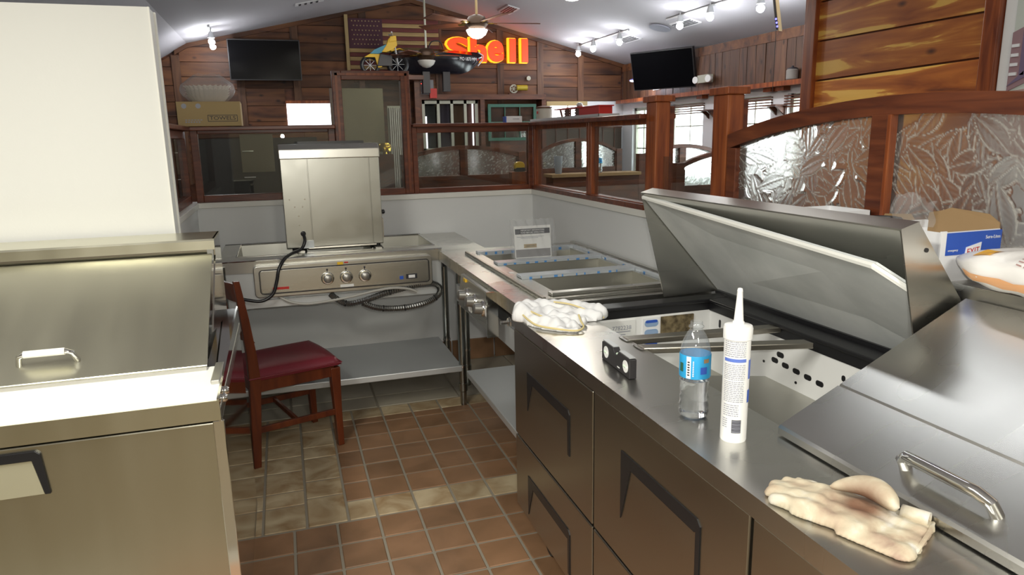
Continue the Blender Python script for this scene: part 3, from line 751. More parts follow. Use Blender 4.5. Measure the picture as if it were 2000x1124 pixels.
b = B().lathe([(.014, 0), (.018, .006), (.018, .02), (.008, .024), (.008, .05)], (.80, 2.52, .80), 6, (-1, 0, 0)).lathe([(.02, 0), (.02, .004)], (.79, 2.52, .80), 12, (-1, 0, 0))
b.build('drain_valve', 'chrome', Bt)
bx(.83, 2.39, .65, 1.56, 3.6, .74).build('well_housing', 'galv', Bt)
bx(.87, 2.385, .215, 1.38, 3.60, .25).build('undershelf', 'galv', Bt, bevel=.004)
for (x, y) in ((.882, 3.743), (1.36, 3.74), (.91, 2.43), (1.5, 2.43), (.985, 4.05)): leg(Bt, x, y, .87)

# ================================================================ PREP TABLE (right)
P_ = thing('prep_table', 'stainless refrigerated prep table with drawers and lidded top on the right', 'prep table', (1.15, 1.2, 0))
YF, YN = 2.335, -.45
top_with_holes((.735, 1.595), (YN, YF), [(.975, YN+.1, 1.50, 2.255)], .838, .88).build('worktop', 'steel_top', P_, bevel=.004)
bx(.762, YN+.02, .13, .775, YF-.01, .836).build('front_frame', 'steel_dark', P_)
bx(.775, YF-.02, .13, 1.59, YF-.006, .838).build('side_panel', 'steel', P_)
bx(.775, YN+.02, .13, 1.59, YN+.03, .838).build('side_panel', 'steel', P_)
bx(1.58, YN+.02, .13, 1.595, YF-.006, .838).build('back_panel', 'steel', P_)
bx(.775, YN+.02, .13, 1.58, YF-.02, .15).build('bottom_panel', 'steel', P_)
# gasket frame
bx(.985, 2.225, .8805, 1.575, 2.30, .894).box(1.475, YN+.12, .8805, 1.575, 2.225, .894).build('gasket', 'black', P_, bevel=.004)
b = bx(.99, 2.2352, .848, 1.5, 2.254, .8795).box(1.485, YN+.15, .848, 1.4995, 2.24, .8795); b.build('gasket_inner', 'black', P_)
# cavity: far wall, rear wall with slots, sloped liner
ca = thing and B()
ca.box(.99, 2.235, .62, 1.51, 2.245, .85).build('liner_far', 'whitepl', P_)
def slotted(y0, y1, z0, z1, x, slots):
    b = bx(x, y0, z0, x+.004, y1, z1); s_ = []
    o = b.build('liner_rear', 'whitepl', P_)
    for cy, cz, ly, lz in slots:
        B().prism([(cy+p, cz+q) for p, q in rrect(-ly/2, -lz/2, ly/2, lz/2, min(ly, lz)*.48, 4)], 'x', x-.0015, x).build('slot_hole', 'black', o)
sl = [(1.83, .79, .034, .018)]+[(1.855-.052*i, .765-.003*i, .032, .017) for i in range(5)]
sl += [(2.17, .81, .012, .03), (1.555, .80, .014, .018), (1.93, .79, .014, .02), (1.99, .76, .012, .012), (1.75, .722, .01, .009), (1.91, .745, .01, .009), (2.05, .80, .014, .02)]
slotted(.2, 2.235, .60, .85, 1.49, sl)
B().hexa([(.985, .2, .815), (1.49, .2, .69), (1.49, 1.90, .69), (.985, 1.72, .815)], [(.985, .2, .82), (1.49, .2, .695), (1.49, 1.90, .695), (.985, 1.72, .82)]).build('air_deflector', 'steel_well', P_)
bx(.985, YN+.12, .62, .99, 2.24, .838).build('liner_front', 'steel_well', P_)
bx(.985, YN+.12, .615, 1.5, 2.24, .62).build('liner_floor', 'steel_well', P_)
# pan support bars
for (ya, yb, xe) in ((1.895, 1.845, 1.482), (1.80, 1.665, 1.455)):
    b = B(); d = -.022
    b.hexa([(.965, ya+d, .868), (xe, yb+d, .868), (xe, yb-d, .868), (.965, ya-d, .868)], [(.965, ya+d, .886), (xe, yb+d, .886), (xe, yb-d, .886), (.965, ya-d, .886)])
    b.build('pan_bar', 'steel_dark', P_, bevel=.003)
    bx(.955, ya-.026, .881, .985, ya+.026, .8835).build('pan_bar_clip', 'steel', P_)
# labels on far liner wall
lb = bx(1.0, 2.231, .70, 1.175, 2.2348, .842).build('rating_label', 'paper', P_)
text('7782238', 'label_number', 'greyink', lb, (1.12, 2.2305, .815), (1, 0, 0), (0, 0, 1), .022)
for q in range(9):
    bx(1.04+.006*(q % 3), 2.2304, .80-.011*q, 1.155-.02*(q % 2), 2.231, .803-.011*q).build('label_line', 'greyink', lb)
text('CAUTION', 'label_word', 'ink', lb, (1.10, 2.2303, .728), (1, 0, 0), (0, 0, 1), .016)
lb = bx(1.205, 2.231, .735, 1.275, 2.2348, .842).build('icon_label', 'carton', P_)
for q in range(3):
    B().prism([(p_+1.24, z_+.822-.036*q) for p_, z_ in rrect(-.028, -.013, .028, .013, .0125, 4)], 'y', 2.2298, 2.231).build('icon', mat('icon_blue_%d' % q, (.28, .4, .6), .4), lb)
    B().prism([(p_+1.24, z_+.822-.036*q+(.007, 0, -.007)[q]) for p_, z_ in rrect(-.024, -.005, .024, .005, .004, 3)], 'y', 2.2292, 2.2298).build('icon_shade', 'blue' if q != 1 else mat('icon_mid', (.3, .42, .62), .4), lb)
bx(1.28, 2.228, .75, 1.415, 2.2348, .842).build('foam_block', 'pans', P_)
# drawers and doors on front (face x = .74)
def pull_face(y0, y1, z0, z1, name, hy0, hy1, hz0, hz1):
    d = bx(.740, y0, z0, .762, y1, z1).build(name, 'steel_dark', P_, bevel=.003)
    # recessed pull: dark bevelled U (top bar and two side bars) with a sloping plate inside
    w_ = .022
    B().prism([(hy1, hz1), (hy0+.012, hz1), (hy0, hz1-.012), (hy0, hz0), (hy0+.014, hz0), (hy0+.016, hz1-.030), (hy0+.020, hz1-.034), (hy1-.05, hz1-.032), (hy1-.012, hz0+.03), (hy1, hz0)], 'x', .7375, .742).build('pull_recess', 'black', d)
    return d
pull_face(1.640, 2.322, .438, .830, 'drawer', 1.80, 2.18, .57, .712)
pull_face(1.640, 2.322, .150, .430, 'drawer', 1.80, 2.185, .175, .325)
pull_face(.962, 1.630, .438, .835, 'drawer', 1.112, 1.465, .555, .738)
pull_face(.962, 1.630, .150, .430, 'drawer', 1.112, 1.465, .175, .325)
pull_face(.25, .952, .438, .835, 'drawer', .42, .80, .555, .738)
pull_face(.25, .952, .150, .430, 'drawer', .42, .80, .175, .325)
for (x, y) in ((.83, 2.2), (1.5, 2.2), (.83, -.3), (1.5, -.3)):
    c = bx(x-.03, y-.03, .105, x+.03, y+.03, .13).build('caster', 'galv', P_)
    B().cyl((x-.015, y-.02, .045), (x+.015, y-.02, .045), .045, 16).build('wheel', 'black', c, smooth=True)
    bx(x-.02, y-.025, .06, x-.016, y+.02, .108).box(x+.016, y-.025, .06, x+.02, y+.02, .108).build('fork', 'chrome', c)
# lids : wedge hoods; base y extents
def seamline(b, p, q, r=.0015): return b.tube([p, q], r, 6)
T, Aq, Bq = Vector((1.236, 0, 1.289)), Vector((1.342, 0, .892)), Vector((1.585, 0, .898))
def lid_open(y0, y1):
    L_ = thing('lid', None, None, (1.34, (y0+y1)/2, .89)); L_.parent = P_; L_.location = Vector(L_.location)-WL['prep_table']
    n = Vector((Bq.z-T.z, 0, -(Bq.x-T.x))).normalized()   # outward normal candidates
    if n.x < 0: n = -n
    n = n if n.z > 0 else -n
    th = .004
    V = lambda p, y, k=0.: (p.x+n.x*k, y, p.z+n.z*k)
    B().extr([V(T, y0+.005), V(T, y1), V(Bq, y1), V(Bq, y0+.005)], tuple(n*th)).build('outer_skin', 'steel', L_)
    # nose fold at the tip
    d = (T-Aq).normalized(); nz = Vector((.048, 0, .014))
    B().extr([V(T, y0), V(T, y1), (T.x+nz.x, y1, T.z+nz.z), (T.x+nz.x, y0, T.z+nz.z)], (0, 0, .004)).build('nose_fold', 'steel', L_)
    for yy, s in ((y0, 1), (y1, -1)):
        B().extr([V(T, yy), (T.x+nz.x, yy, T.z+nz.z), (1.42, yy, 1.13), V(Bq, yy), V(Aq, yy)] if s == 1 else [V(T, yy), V(Bq, yy), V(Aq, yy)], (0, .004*s, 0)).build('side_wing', 'steel', L_)
    B().cyl((1.31, y0-.002, 1.243), (1.31, y0, 1.243), .005, 12).build('screw_hole', 'black', L_)
    # white inner panel, coming loose towards the camera
    def pt(s, y, k): # s along T->B
        q = T.lerp(Bq, s); return (q.x-n.x*k, y, q.z-n.z*k)
    pa, pb, pc, pd, pe = pt(.025, y1-.012, .006), pt(.985, y1-.012, .006), pt(.985, y0+.012, .012), pt(.26, y0+.01, .05), pt(.13, y0+.07, .055)
    B().extr([pa, pb, pc, pd, pe], tuple(n*.013)).build('inner_panel', 'insul', L_)
    B().tube([pa, pe, pd], .0075, 6).build('panel_edge', 'paneledge', L_)
    B().cyl((T.lerp(Bq, .02).x+.02, y1-.03, T.z-.02), (T.x+.045, y1-.012, T.z-.02), .003, 8).build('hinge_pin', 'chrome', L_)
    bx(Bq.x-.03, y0+.02, .894, Bq.x-.012, y1-.02, .906).build('hinge', 'black', L_)
    return L_
lid_open(1.165, 2.325)
def lid_closed(y0, y1):
    L_ = thing('lid', None, None, (1.2, (y0+y1)/2, .89)); L_.parent = P_; L_.location = Vector(L_.location)-WL['prep_table']
    prof = [(.942, .896), (.942, .9), (.946, .904), (1.085, .970), (1.088, .9685), (1.091, .973), (1.418, 1.131), (1.423, 1.131), (1.423, .896)]
    pr = [(x, z) for x, z in prof]; pr[1] = (.938, .884)
    B().prism([(.938, .884), (.938, .898), (.943, .9035), (1.084, .971), (1.087, .969), (1.09, .974), (1.415, 1.131), (1.425, 1.126), (1.425, .896), (.99, .896), (.99, .884)], 'y', y0, y1).build('hood', 'steel_top', L_)
    # bar handle
    hy0, hy1 = .705, .875; hx, hz = .985, .945
    pts = [(hx+.006, hy1, .920), (hx-.006, hy1, .942), (hx-.010, hy1-.012, .952)]+[(hx-.010, hy1-.012-(hy1-hy0-.04)*k/6, .952) for k in range(1, 7)]+[(hx-.007, hy0+.006, .944), (hx+.006, hy0, .918)]
    B().tube(pts, .0105, 12).build('handle', 'chrome', L_, smooth=True)
    return L_
lid_closed(-.40, 1.145)

# pass shelf on the right half wall
ps = thing('pass_shelf', 'stainless pass shelf behind the prep table carrying bag and cartons', 'shelf', (1.5, 1.2, 1.13))
bx(1.44, .15, 1.135, 1.586, 2.1, 1.155).build('shelf_top', 'steel', ps, bevel=.003)
bx(1.436, .15, 1.108, 1.44, 2.1, 1.155).build('front_lip', 'steel', ps)
bx(1.50, 1.14, 1.0, 1.586, 1.165, 1.135).build('shelf_bracket', 'black', ps)
bx(1.428, 1.176, 1.10, 1.436, 1.20, 1.14).build('end_strip', 'black', ps)
#PART4
# ================================================================ LEFT PREP FRIDGE
Fg = thing('prep_fridge', 'stainless prep fridge at left with sloping hood lid and white cutting board', 'fridge', (-.6, 2.3, 0))
XL, XR_ = -1.42, -.202
bx(XL, 1.885, .10, XR_, 2.74, .80).build('cabinet', 'steel_mirror', Fg, bevel=.003)
bx(XL, 1.862, .13, XR_+.004, 1.884, .795).build('door', 'steel_door', Fg, bevel=.004)
dr = [o for o in Fg.children if o.name.startswith('door')][0]
B().prism([(-.95, .758), (-.632, .758), (-.616, .668), (-.603, .668), (-.612, .774), (-.622, .783), (-.95, .783)], 'y', 1.855, 1.863).build('handle_surround', 'black', dr, bevel=.002)
B().prism([(-.95, .757), (-.634, .757), (-.618, .668), (-.95, .668)], 'y', 1.860, 1.866).build('handle_scoop', mat('bright_scoop', (.68, .66, .5), .35, .7), dr)
bx(XR_-.022, 1.858, .13, XR_+.006, 1.866, .80).build('edge_trim', 'chrome', Fg, bevel=.002)
# worktop rim around the pan well
bx(XL, 1.85, .808, XR_+.002, 2.76, .838).build('worktop', 'steel', Fg, bevel=.003)
bx(XL, 1.846, .805, XR_, 1.853, .858).build('front_band', 'steel_lid', Fg)
B().hexa([(XR_-.006, 1.85, .80), (XR_, 1.85, .80), (XR_, 2.76, .80), (XR_-.006, 2.76, .80)], [(XR_-.006, 1.85, .862), (XR_, 1.85, .862), (XR_, 2.76, .90), (XR_-.006, 2.76, .90)]).build('side_rim', 'steel_mirror', Fg)
B().hexa([(XR_-.055, 2.14, .838), (XR_-.006, 2.14, .838), (XR_-.006, 2.755, .838), (XR_-.055, 2.755, .838)], [(XR_-.055, 2.14, .862), (XR_-.006, 2.14, .862), (XR_-.006, 2.755, .893), (XR_-.055, 2.755, .893)]).build('side_deck', 'steel_mirror', Fg)
bd = bx(XL, 1.853, .838, XR_-.004, 2.155, .862).build('cutting_board', 'board', Fg, bevel=.003)
bx(XR_-.030, 1.97, .862, XR_-.006, 2.14, .874).build('board_rail', 'steel', Fg, bevel=.003)
for yy in (1.93, 1.99): B().lathe([(.012, 0), (.012, .006), (.007, .012)], (XR_+.001, yy, .835), 14, (1, 0, 0)).build('rail_knob', 'chrome', Fg, smooth=True)
hd = thing('hood', None, None, (-.8, 2.4, .86)); hd.parent = Fg; hd.location = Vector(hd.location)-WL['prep_fridge']
HX = -.250
prof = [(2.14, .865), (2.60, 1.112), (2.60, 1.150), (2.605, 1.178), (2.82, 1.178), (2.82, .865)]
B().prism([(2.17, .865), (2.62, 1.105), (2.62, 1.176), (2.82, 1.176), (2.82, .865)], 'x', XL, HX-.022).build('hood_core', 'steel_mirror', hd)
B().prism([(2.30, .925), (2.61, 1.12), (2.61, 1.178), (2.82, 1.178), (2.82, .87), (2.74, .87)], 'x', HX, HX+.005).build('side_panel', 'steel_mirror', hd)
B().prism([(2.595, 1.142), (2.595, 1.172), (2.60, 1.178), (2.82, 1.178), (2.82, 1.172), (2.603, 1.172), (2.603, 1.142)], 'x', XL, HX+.006).build('top_cover', 'steel_lid', hd)
ld = B().prism([(2.118, .868), (2.122, .874), (2.592, 1.128), (2.598, 1.122), (2.128, .866)], 'x', XL, HX-.004).build('lid', 'steel_lid', Fg)
bx(XL, 2.106, .860, HX-.004, 2.122, .872).build('lid_lip', 'steel', ld)
# clear bar handle on the lid : X -.735..-.59
sl_ = (1.128-.874)/(2.592-2.122)
def onlid(y, k=0.): return .874+(y-2.122)*sl_+k
hy = 2.185
h_ = B().tube([(-.735, hy, onlid(hy)), (-.728, hy-.012, onlid(hy)+.028), (-.716, hy-.016, onlid(hy)+.034), (-.612, hy-.016, onlid(hy)+.034), (-.600, hy-.012, onlid(hy)+.028), (-.592, hy, onlid(hy))], .0075, 10)
h_.build('lid_handle', 'chrome', ld, smooth=True)
B().cyl((-.714, hy-.018, onlid(hy)+.035), (-.615, hy-.018, onlid(hy)+.035), .010, 12).build('handle_sleeve', 'board', ld, smooth=True)
for xx in (-.3, -1.3):
    for yy in (1.95, 2.66):
        c = bx(xx-.03, yy-.03, .085, xx+.03, yy+.03, .10).build('caster', 'galv', Fg)
        B().cyl((xx-.014, yy, .043), (xx+.014, yy, .043), .043, 16).build('wheel', 'black', c, smooth=True)

# ================================================================ OVEN on steam table A
Ov = thing('countertop_oven', 'stainless countertop oven seen from behind standing on the back steam table', 'oven', (.25, 4.2, .905))
ox0, ox1, oy0, oy1 = -.012, .510, 4.0, 4.36
bx(ox0, oy0, .925, ox1, oy1, 1.43).build('body', 'steel_oven', Ov, bevel=.004)
B().prism([(oy0-.006, 1.405), (oy0-.006, 1.455), (oy0+.03, 1.482), (oy1, 1.482), (oy1, 1.405)], 'x', ox0-.004, ox1+.004).build('top_cap', 'steel', Ov, bevel=.004)
bx(ox0+.002, oy0-.003, .93, .125, oy0, 1.405).build('rear_panel', 'steel_oven', Ov, bevel=.001)
bx(.129, oy0-.003, .93, .452, oy0, 1.405).build('rear_panel', 'steel_oven', Ov, bevel=.001)
bx(.456, oy0-.003, .93, ox1-.002, oy0, 1.405).build('rear_panel', 'steel_oven', Ov, bevel=.001)
bx(.1, oy0-.012, .918, .47, oy0+.0, .93).build('lower_lip', 'steel_mirror', Ov, bevel=.002)
g_ = B()
for k in range(14): g_.box(.10+.024*k, 4.08, 1.482, .112+.024*k, 4.30, 1.494)
g_.box(.09, 4.07, 1.482, .44, 4.08, 1.496).box(.09, 4.30, 1.482, .44, 4.31, 1.496)
g_.build('vent_grille', 'black', Ov)
b = B()
for (x, z) in ((.045, 1.15), (.085, 1.15), (.062, 1.10), (.062, 1.05), (.10, 1.19), (.02, 1.19), (.07, .98)): b.lathe([(.004, 0), (.003, .003)], (x, oy0-.003, z), 10, (0, -1, 0))
b.build('screws', 'chrome', Ov)
bx(ox1, 4.05, .95, ox1+.012, 4.30, 1.06).build('side_vent', 'steel_dark', Ov)
B().lathe([(.012, 0), (.012, .012), (.008, .016)], (ox1+.004, 4.03, 1.10), 12, (1, 0, 0)).build('side_knob', 'black', Ov, smooth=True)
B().lathe([(.014, 0), (.014, .01), (.009, .012), (.009, .022)], (.078, oy0-.003, 1.005), 16, (0, -1, 0)).build('cord_grommet', 'black', Ov, smooth=True)
bx(.075, oy0-.02, .925, .13, oy0-.003, .965).build('cord_clip', 'film', Ov)
for (x, y) in ((.03, 4.03), (.48, 4.03), (.03, 4.33), (.48, 4.33)):
    B().lathe([(.013, 0), (.016, .02)], (x, y, .905), 12).build('foot', 'black', Ov)
bx(.045, 3.985, .9055, .08, 4.36, .912).build('support_rail', 'steel', Ov); bx(.458, 3.94, .9055, .492, 4.36, .912).build('support_rail', 'steel', Ov)
def smooth_path(P, n=6):
    P = [Vector(p) for p in P]; out = []
    for i in range(len(P)-1):
        p0 = P[max(i-1, 0)]; p1 = P[i]; p2 = P[i+1]; p3 = P[min(i+2, len(P)-1)]
        for k in range(n):
            t = k/n; out.append(.5*((2*p1)+(p2-p0)*t+(2*p0-5*p1+4*p2-p3)*t*t+(3*p1-p0-p2*1+p3*1-2*p1*0)*t*t*t) if False else .5*((2*p1)+(-p0+p2)*t+(2*p0-5*p1+4*p2-p3)*t*t+(-p0+3*p1-3*p2+p3)*t*t*t))
    out.append(P[-1]); return out
B().tube(smooth_path([(.078, 3.975, 1.005), (.083, 3.95, .97), (.06, 3.93, .93), (.01, 3.86, .92), (-.03, 3.775, .905), (-.06, 3.745, .86), (-.075, 3.74, .80), (-.10, 3.735, .735), (-.155, 3.73, .705), (-.22, 3.73, .715), (-.27, 3.74, .73)]), .0085, 10).build('power_cord', 'black', Ov, smooth=True)
# ---- armoured conduit under panel A
cd = thing('flexible_conduit', 'coiled armoured metal conduit hanging under the three-knob panel', 'conduit', (.5, 3.78, .60))
path = smooth_path([(.19, 3.79, .70), (.21, 3.775, .68), (.27, 3.77, .645), (.36, 3.765, .655), (.46, 3.77, .68), (.56, 3.775, .70), (.66, 3.78, .715), (.735, 3.785, .715), (.775, 3.78, .69), (.765, 3.77, .65), (.70, 3.765, .615), (.60, 3.76, .598), (.50, 3.76, .598), (.42, 3.765, .61), (.35, 3.775, .64)], 16)
tp = [1+.10*(i % 2)*2 for i in range(len(path))]
B().tube(path, .0145, 8, taper=tp).build('armoured_hose', 'hose', cd)
b = B()
for i in (30, 70, 150, 180, 200): b.lathe([(.018, -.002), (.018, .002)], path[i], 10, path[i+1]-path[i])
b.build('cable_tie', 'black', cd)
B().tube(smooth_path([(-.08, 3.79, .715), (-.02, 3.775, .68), (.06, 3.77, .662), (.17, 3.765, .668), (.30, 3.755, .685), (.42, 3.755, .705), (.52, 3.755, .712), (.60, 3.755, .70), (.645, 3.755, .68)]), .007, 8).build('grey_cable', 'cable', cd, smooth=True, label='smooth pale grey cable')

# ================================================================ CHAIR
ch = thing('dining_chair', 'dark red-brown wooden chair with burgundy vinyl seat turned beside the fridge', 'chair', (0, 0, 0))
ca_, sa_ = math.cos(.314), math.sin(.314)
# local: u forward (seat front), v to the far side; origin at near rear leg foot
O = Vector((-.222, 3.285, 0)); U = Vector((ca_, sa_, 0)); V_ = Vector((-sa_, ca_, 0))
def cl(u, v, z): return tuple(O+U*u+V_*v+Vector((0, 0, z)))
ch.location = O+U*.2+V_*.2; WL[ch.name] = Vector(ch.location)
D, Wd = .425, .405
def limb(pts):   # pts: (u,v,z,hu,hv)
    b = B(); n = len(pts)
    for (u, v, z, hu, hv) in pts: b.v += [cl(u-hu, v-hv, z), cl(u+hu, v-hv, z), cl(u+hu, v+hv, z), cl(u-hu, v+hv, z)]
    for i in range(n-1):
        for k in range(4): b.f.append((4*i+k, 4*i+(k+1) % 4, 4*i+4+(k+1) % 4, 4*i+4+k))
    b.f.append((3, 2, 1, 0)); b.f.append(tuple(4*(n-1)+k for k in range(4))); return b
for v in (.018, Wd-.018):
    limb([(.0, v, 0, .017, .015), (.012, v, .2, .022, .015), (.026, v, .42, .026, .016), (.022, v, .55, .022, .015), (.008, v, .72, .018, .014), (-.012, v, .895, .013, .013)]).build('leg', 'chairwood', ch, bevel=.003)
for v in (.02, Wd-.02):
    limb([(D-.01, v, 0, .015, .015), (D-.014, v, .2, .018, .018), (D-.016, v, .41, .024, .021)]).build('leg', 'chairwood', ch, bevel=.003)
b = B()
def rail(u0, v0, u1, v1, z0, z1, t=.011):
    d = Vector((u1-u0, v1-v0)); d.normalize(); n = Vector((-d.y, d.x))*t
    q = [(u0-n.x, v0-n.y), (u0+n.x, v0+n.y), (u1+n.x, v1+n.y), (u1-n.x, v1-n.y)]
    return B().hexa([cl(*p, z0) for p in q], [cl(*p, z1) for p in q])
rail(.03, .02, D-.02, .02, .365, .425).build('seat_rail', 'chairwood', ch, bevel=.002)
rail(.03, Wd-.02, D-.02, Wd-.02, .365, .425).build('seat_rail', 'chairwood', ch, bevel=.002)
rail(D-.015, .03, D-.015, Wd-.03, .365, .425).build('seat_rail', 'chairwood', ch, bevel=.002)
rail(.02, .03, .02, Wd-.03, .365, .425).build('seat_rail', 'chairwood', ch, bevel=.002)
rail(.02, .018, D-.02, .02, .165, .195, .008).build('stretcher', 'chairwood', ch, bevel=.002)
rail(.02, Wd-.018, D-.02, Wd-.02, .165, .195, .008).build('stretcher', 'chairwood', ch, bevel=.002)
rail(.21, .02, .21, Wd-.02, .168, .192, .008).build('stretcher', 'chairwood', ch, bevel=.002)
# curved top slats
for (z0, z1, us) in ((.79, .885, -.006), (.60, .66, .018)):
    b = B(); n = 8; sec = []
    for k in range(n+1):
        v = .02+(Wd-.04)*k/n; bow = -.028*math.sin(PI*k/n)
        sec.append([cl(us+.012+bow, v, z0), cl(us+.028+bow, v, z0), cl(us+.012+bow-.018, v, z1), cl(us-.006+bow-.014, v, z1)])
    for s_2 in sec: b.v += s_2
    for i in range(n):
        for k in range(4): b.f.append((4*i+k, 4*i+(k+1) % 4, 4*i+4+(k+1) % 4, 4*i+4+k))
    b.f.append((0, 1, 2, 3)); b.f.append((4*n+3, 4*n+2, 4*n+1, 4*n)); b.build('back_slat', 'chairwood', ch)
# cushion
def cush(a, c):
    e = lambda t: max(0., 1-abs(2*t-1)**5)**.5
    z = .425+.045*min(e(a), e(c))**.6+.008*math.sin(PI*a)*math.sin(PI*c)
    wv = (Wd+.014)*(.90+.10*a); mid = Wd/2
    return cl(-.0+(D+.016)*a+.012*math.sin(PI*c)*(a > .5)*(a-.5)*2, mid-wv/2+wv*c, z)
b = B().grid(cush, 20, 20)
b.build('seat_cushion', 'vinyl', ch, smooth='all')
o = B(); b = B().hexa([cl(0.005, .004, .420), cl(D+.004, -.003, .420), cl(D+.004, Wd+.003, .420), cl(.005, Wd-.004, .420)], [cl(0.002, .004, .436), cl(D+.012, -.006, .436), cl(D+.012, Wd+.006, .436), cl(.002, Wd-.004, .436)])
b.build('seat_base', 'vinyl', ch, bevel=.006)
bx_ = [cl(-.001, .0, .436), cl(D+.014, -.007, .436), cl(D+.014, Wd+.007, .436), cl(-.001, Wd, .436)]
B().tube(bx_, .004, 6, True).build('seat_piping', 'vinyl', ch, smooth=True)

# ================================================================ SMALL THINGS ON THE PREP TABLE
ZT = .880
# bundled leaflet pack on steam table B
pk = thing('leaflet_pack', 'clear bag of white instruction leaflets leaning upright over the steam wells', 'packet', (1.15, 3.27, .902))
def PK(a, z): return (1.036+.222*a, 3.246+.02*z/.18+.004*math.sin(a*9), .9155+z)
pg = B().hexa([(1.05, 3.244, .916), (1.235, 3.238, .916), (1.235, 3.250, .916), (1.05, 3.256, .916)], [(1.048, 3.262, 1.070), (1.236, 3.256, 1.070), (1.236, 3.268, 1.070), (1.048, 3.274, 1.070)]).build('leaflets', 'paper', pk)
sx_ = Vector((1, -.03, 0)); up_ = Vector((0, .117, 1))
def onpk(x, z, d=.002): return (x, 3.244-.032*(x-1.05)+.117*(z-.916)-d, z)
def pkrect(x0, z0, x1, z1, name, m, par=pg, d=.001):
    q = [onpk(x0, z0, d), onpk(x1, z0, d), onpk(x1, z1, d), onpk(x0, z1, d)]
    return B().extr(q, (0, .0008, 0)).build(name, m, par)
pkrect(1.053, 1.032, 1.231, 1.058, 'heading_band', 'ink')
text('IMPORTANT INFORMATION', 'heading_text', 'whiteink', pg, onpk(1.142, 1.050, .002), sx_, up_, .011, .0004, width=.12)
text('READ BEFORE OPERATING', 'heading_text', 'whiteink', pg, onpk(1.142, 1.039, .002), sx_, up_, .011, .0004, width=.12)
for q in range(2): pkrect(1.06+.02*q, 1.018-.006*q, 1.20-.03*q, 1.020-.006*q, 'print_line', 'greyink')
pkrect(1.095, .965, 1.16, .983, 'cream_sticker', 'kraftlite'); text('READ THIS', 'sticker_text', 'ink', pg, onpk(1.128, .974, .003), sx_, up_, .009, .0004, width=.04)
pkrect(1.053, .920, 1.231, .958, 'lower_band', mat('grey_print', (.2, .19, .19), .5))
def bagf(a, c):
    z = .187*c; x = 1.034+.226*a; w_ = .012*math.sin(PI*a)**.5*(1-c*.8)
    return (x+.004*math.sin(17*c), 3.236+.115*z-w_+.003*math.sin(31*a+9*c)+.0025*math.sin(57*a)*c, .9155+z+(.004*math.sin(37*a)+.002*math.sin(83*a) if c > .99 else 0))
B().grid(bagf, 40, 26).build('poly_bag', 'polybag', pk, smooth='all')
B().grid(lambda a, c: (bagf(a, c)[0], bagf(a, c)[1]+.034-.02*c, bagf(a, c)[2]), 20, 12).build('poly_bag_back', 'polybag', pk, smooth='all')
# ---- cotton cloth
def ridge(pts, r0, r1, hs, z=0.): return [((*a, z), (*c, z), r0+(r1-r0)*i/len(pts), r0+(r1-r0)*(i+1)/len(pts), hs) for i, (a, c) in enumerate(zip(pts[:-1], pts[1:]))]
clb = thing('cleaning_cloth', 'crumpled white cotton cloth with yellow hem at the far end of the prep table', 'cloth', (.85, 2.17, ZT))
caps = []
caps += ridge([(.745, 2.235), (.765, 2.29), (.84, 2.305), (.92, 2.255), (.99, 2.20), (1.005, 2.165)], .040, .026, .9, .012)
caps += ridge([(.765, 2.20), (.80, 2.245), (.87, 2.23), (.95, 2.19), (.985, 2.15)], .034, .022, .9, .006)
caps += ridge([(.765, 2.18), (.79, 2.13), (.82, 2.09)], .034, .028, .75, .004)
caps += ridge([(.80, 2.17), (.835, 2.13), (.86, 2.10), (.87, 2.06)], .024, .018, .8, .004)
caps += ridge([(.84, 2.19), (.89, 2.15), (.905, 2.10)], .028, .018, .8, .006)
caps += ridge([(.75, 2.16), (.775, 2.10), (.815, 2.055), (.855, 2.03)], .016, .014, .7, .002)
caps += ridge([(.80, 2.20), (.90, 2.18), (.97, 2.16)], .05, .03, .35, .004)
hb = heightfield(caps, .0045, ZT+.0005)
rng = random.Random(3)
hb.v = [(x, y, z if z < ZT+.002 else ZT+(z-ZT)*1.18+.0045*math.sin(x*120+y*60+2*math.sin(y*50))+.003*math.sin(x*61-y*140)) for x, y, z in hb.v]
cm = hb.build('cloth_body', 'clothm', clb, smooth='all')
md = cm.modifiers.new('soften', 'SMOOTH'); md.iterations = 4; md.factor = .5
B().tube(smooth_path([(.735, 2.215, ZT+.030), (.738, 2.16, ZT+.022), (.752, 2.11, ZT+.014), (.79, 2.06, ZT+.012), (.85, 2.018, ZT+.009), (.885, 2.035, ZT+.013), (.893, 2.075, ZT+.022), (.90, 2.11, ZT+.035)]), .0032, 6).tube(smooth_path([(.865, 2.25, ZT+.052), (.915, 2.215, ZT+.046), (.965, 2.165, ZT+.028), (1.005, 2.135, ZT+.008)]), .003, 6).tube(smooth_path([(.76, 2.20, ZT+.040), (.775, 2.15, ZT+.036), (.80, 2.11, ZT+.028)]), .003, 6).build('hem', 'hem', clb, smooth=True)
# ---- spirit level (torpedo)
lv = thing('spirit_level', 'black torpedo spirit level with three round vials standing on its edge', 'level', (.823, 1.655, ZT))
La, Lb = Vector((.829, 1.752, 0)), Vector((.818, 1.562, 0)); ld_ = (Lb-La); LL = ld_.length; ld_.normalize(); ln_ = Vector((ld_.y, -ld_.x, 0))
def LP(s, t, z): return tuple(La+ld_*s+ln_*t+Vector((0, 0, ZT+z)))
b = B(); LT = .010
prof = [(0, .001), (LL, .001), (LL, .052), (LL-.012, .054), (.118, .054), (.104, .040), (.090, .040), (.078, .054), (.01, .054), (0, .05)]
b.extr([LP(s, -LT, z) for s, z in prof], tuple(ln_*2*LT)).build('body', 'blackp', lv, bevel=.0012)
for (s0, s1) in ((.004, .078), (.118, LL-.004)):
    B().extr([LP(s0, -LT*.8, .0545), LP(s1, -LT*.8, .0545), LP(s1, LT*.8, .0545), LP(s0, LT*.8, .0545)], (0, 0, .002)).build('top_edge', 'galv', lv)
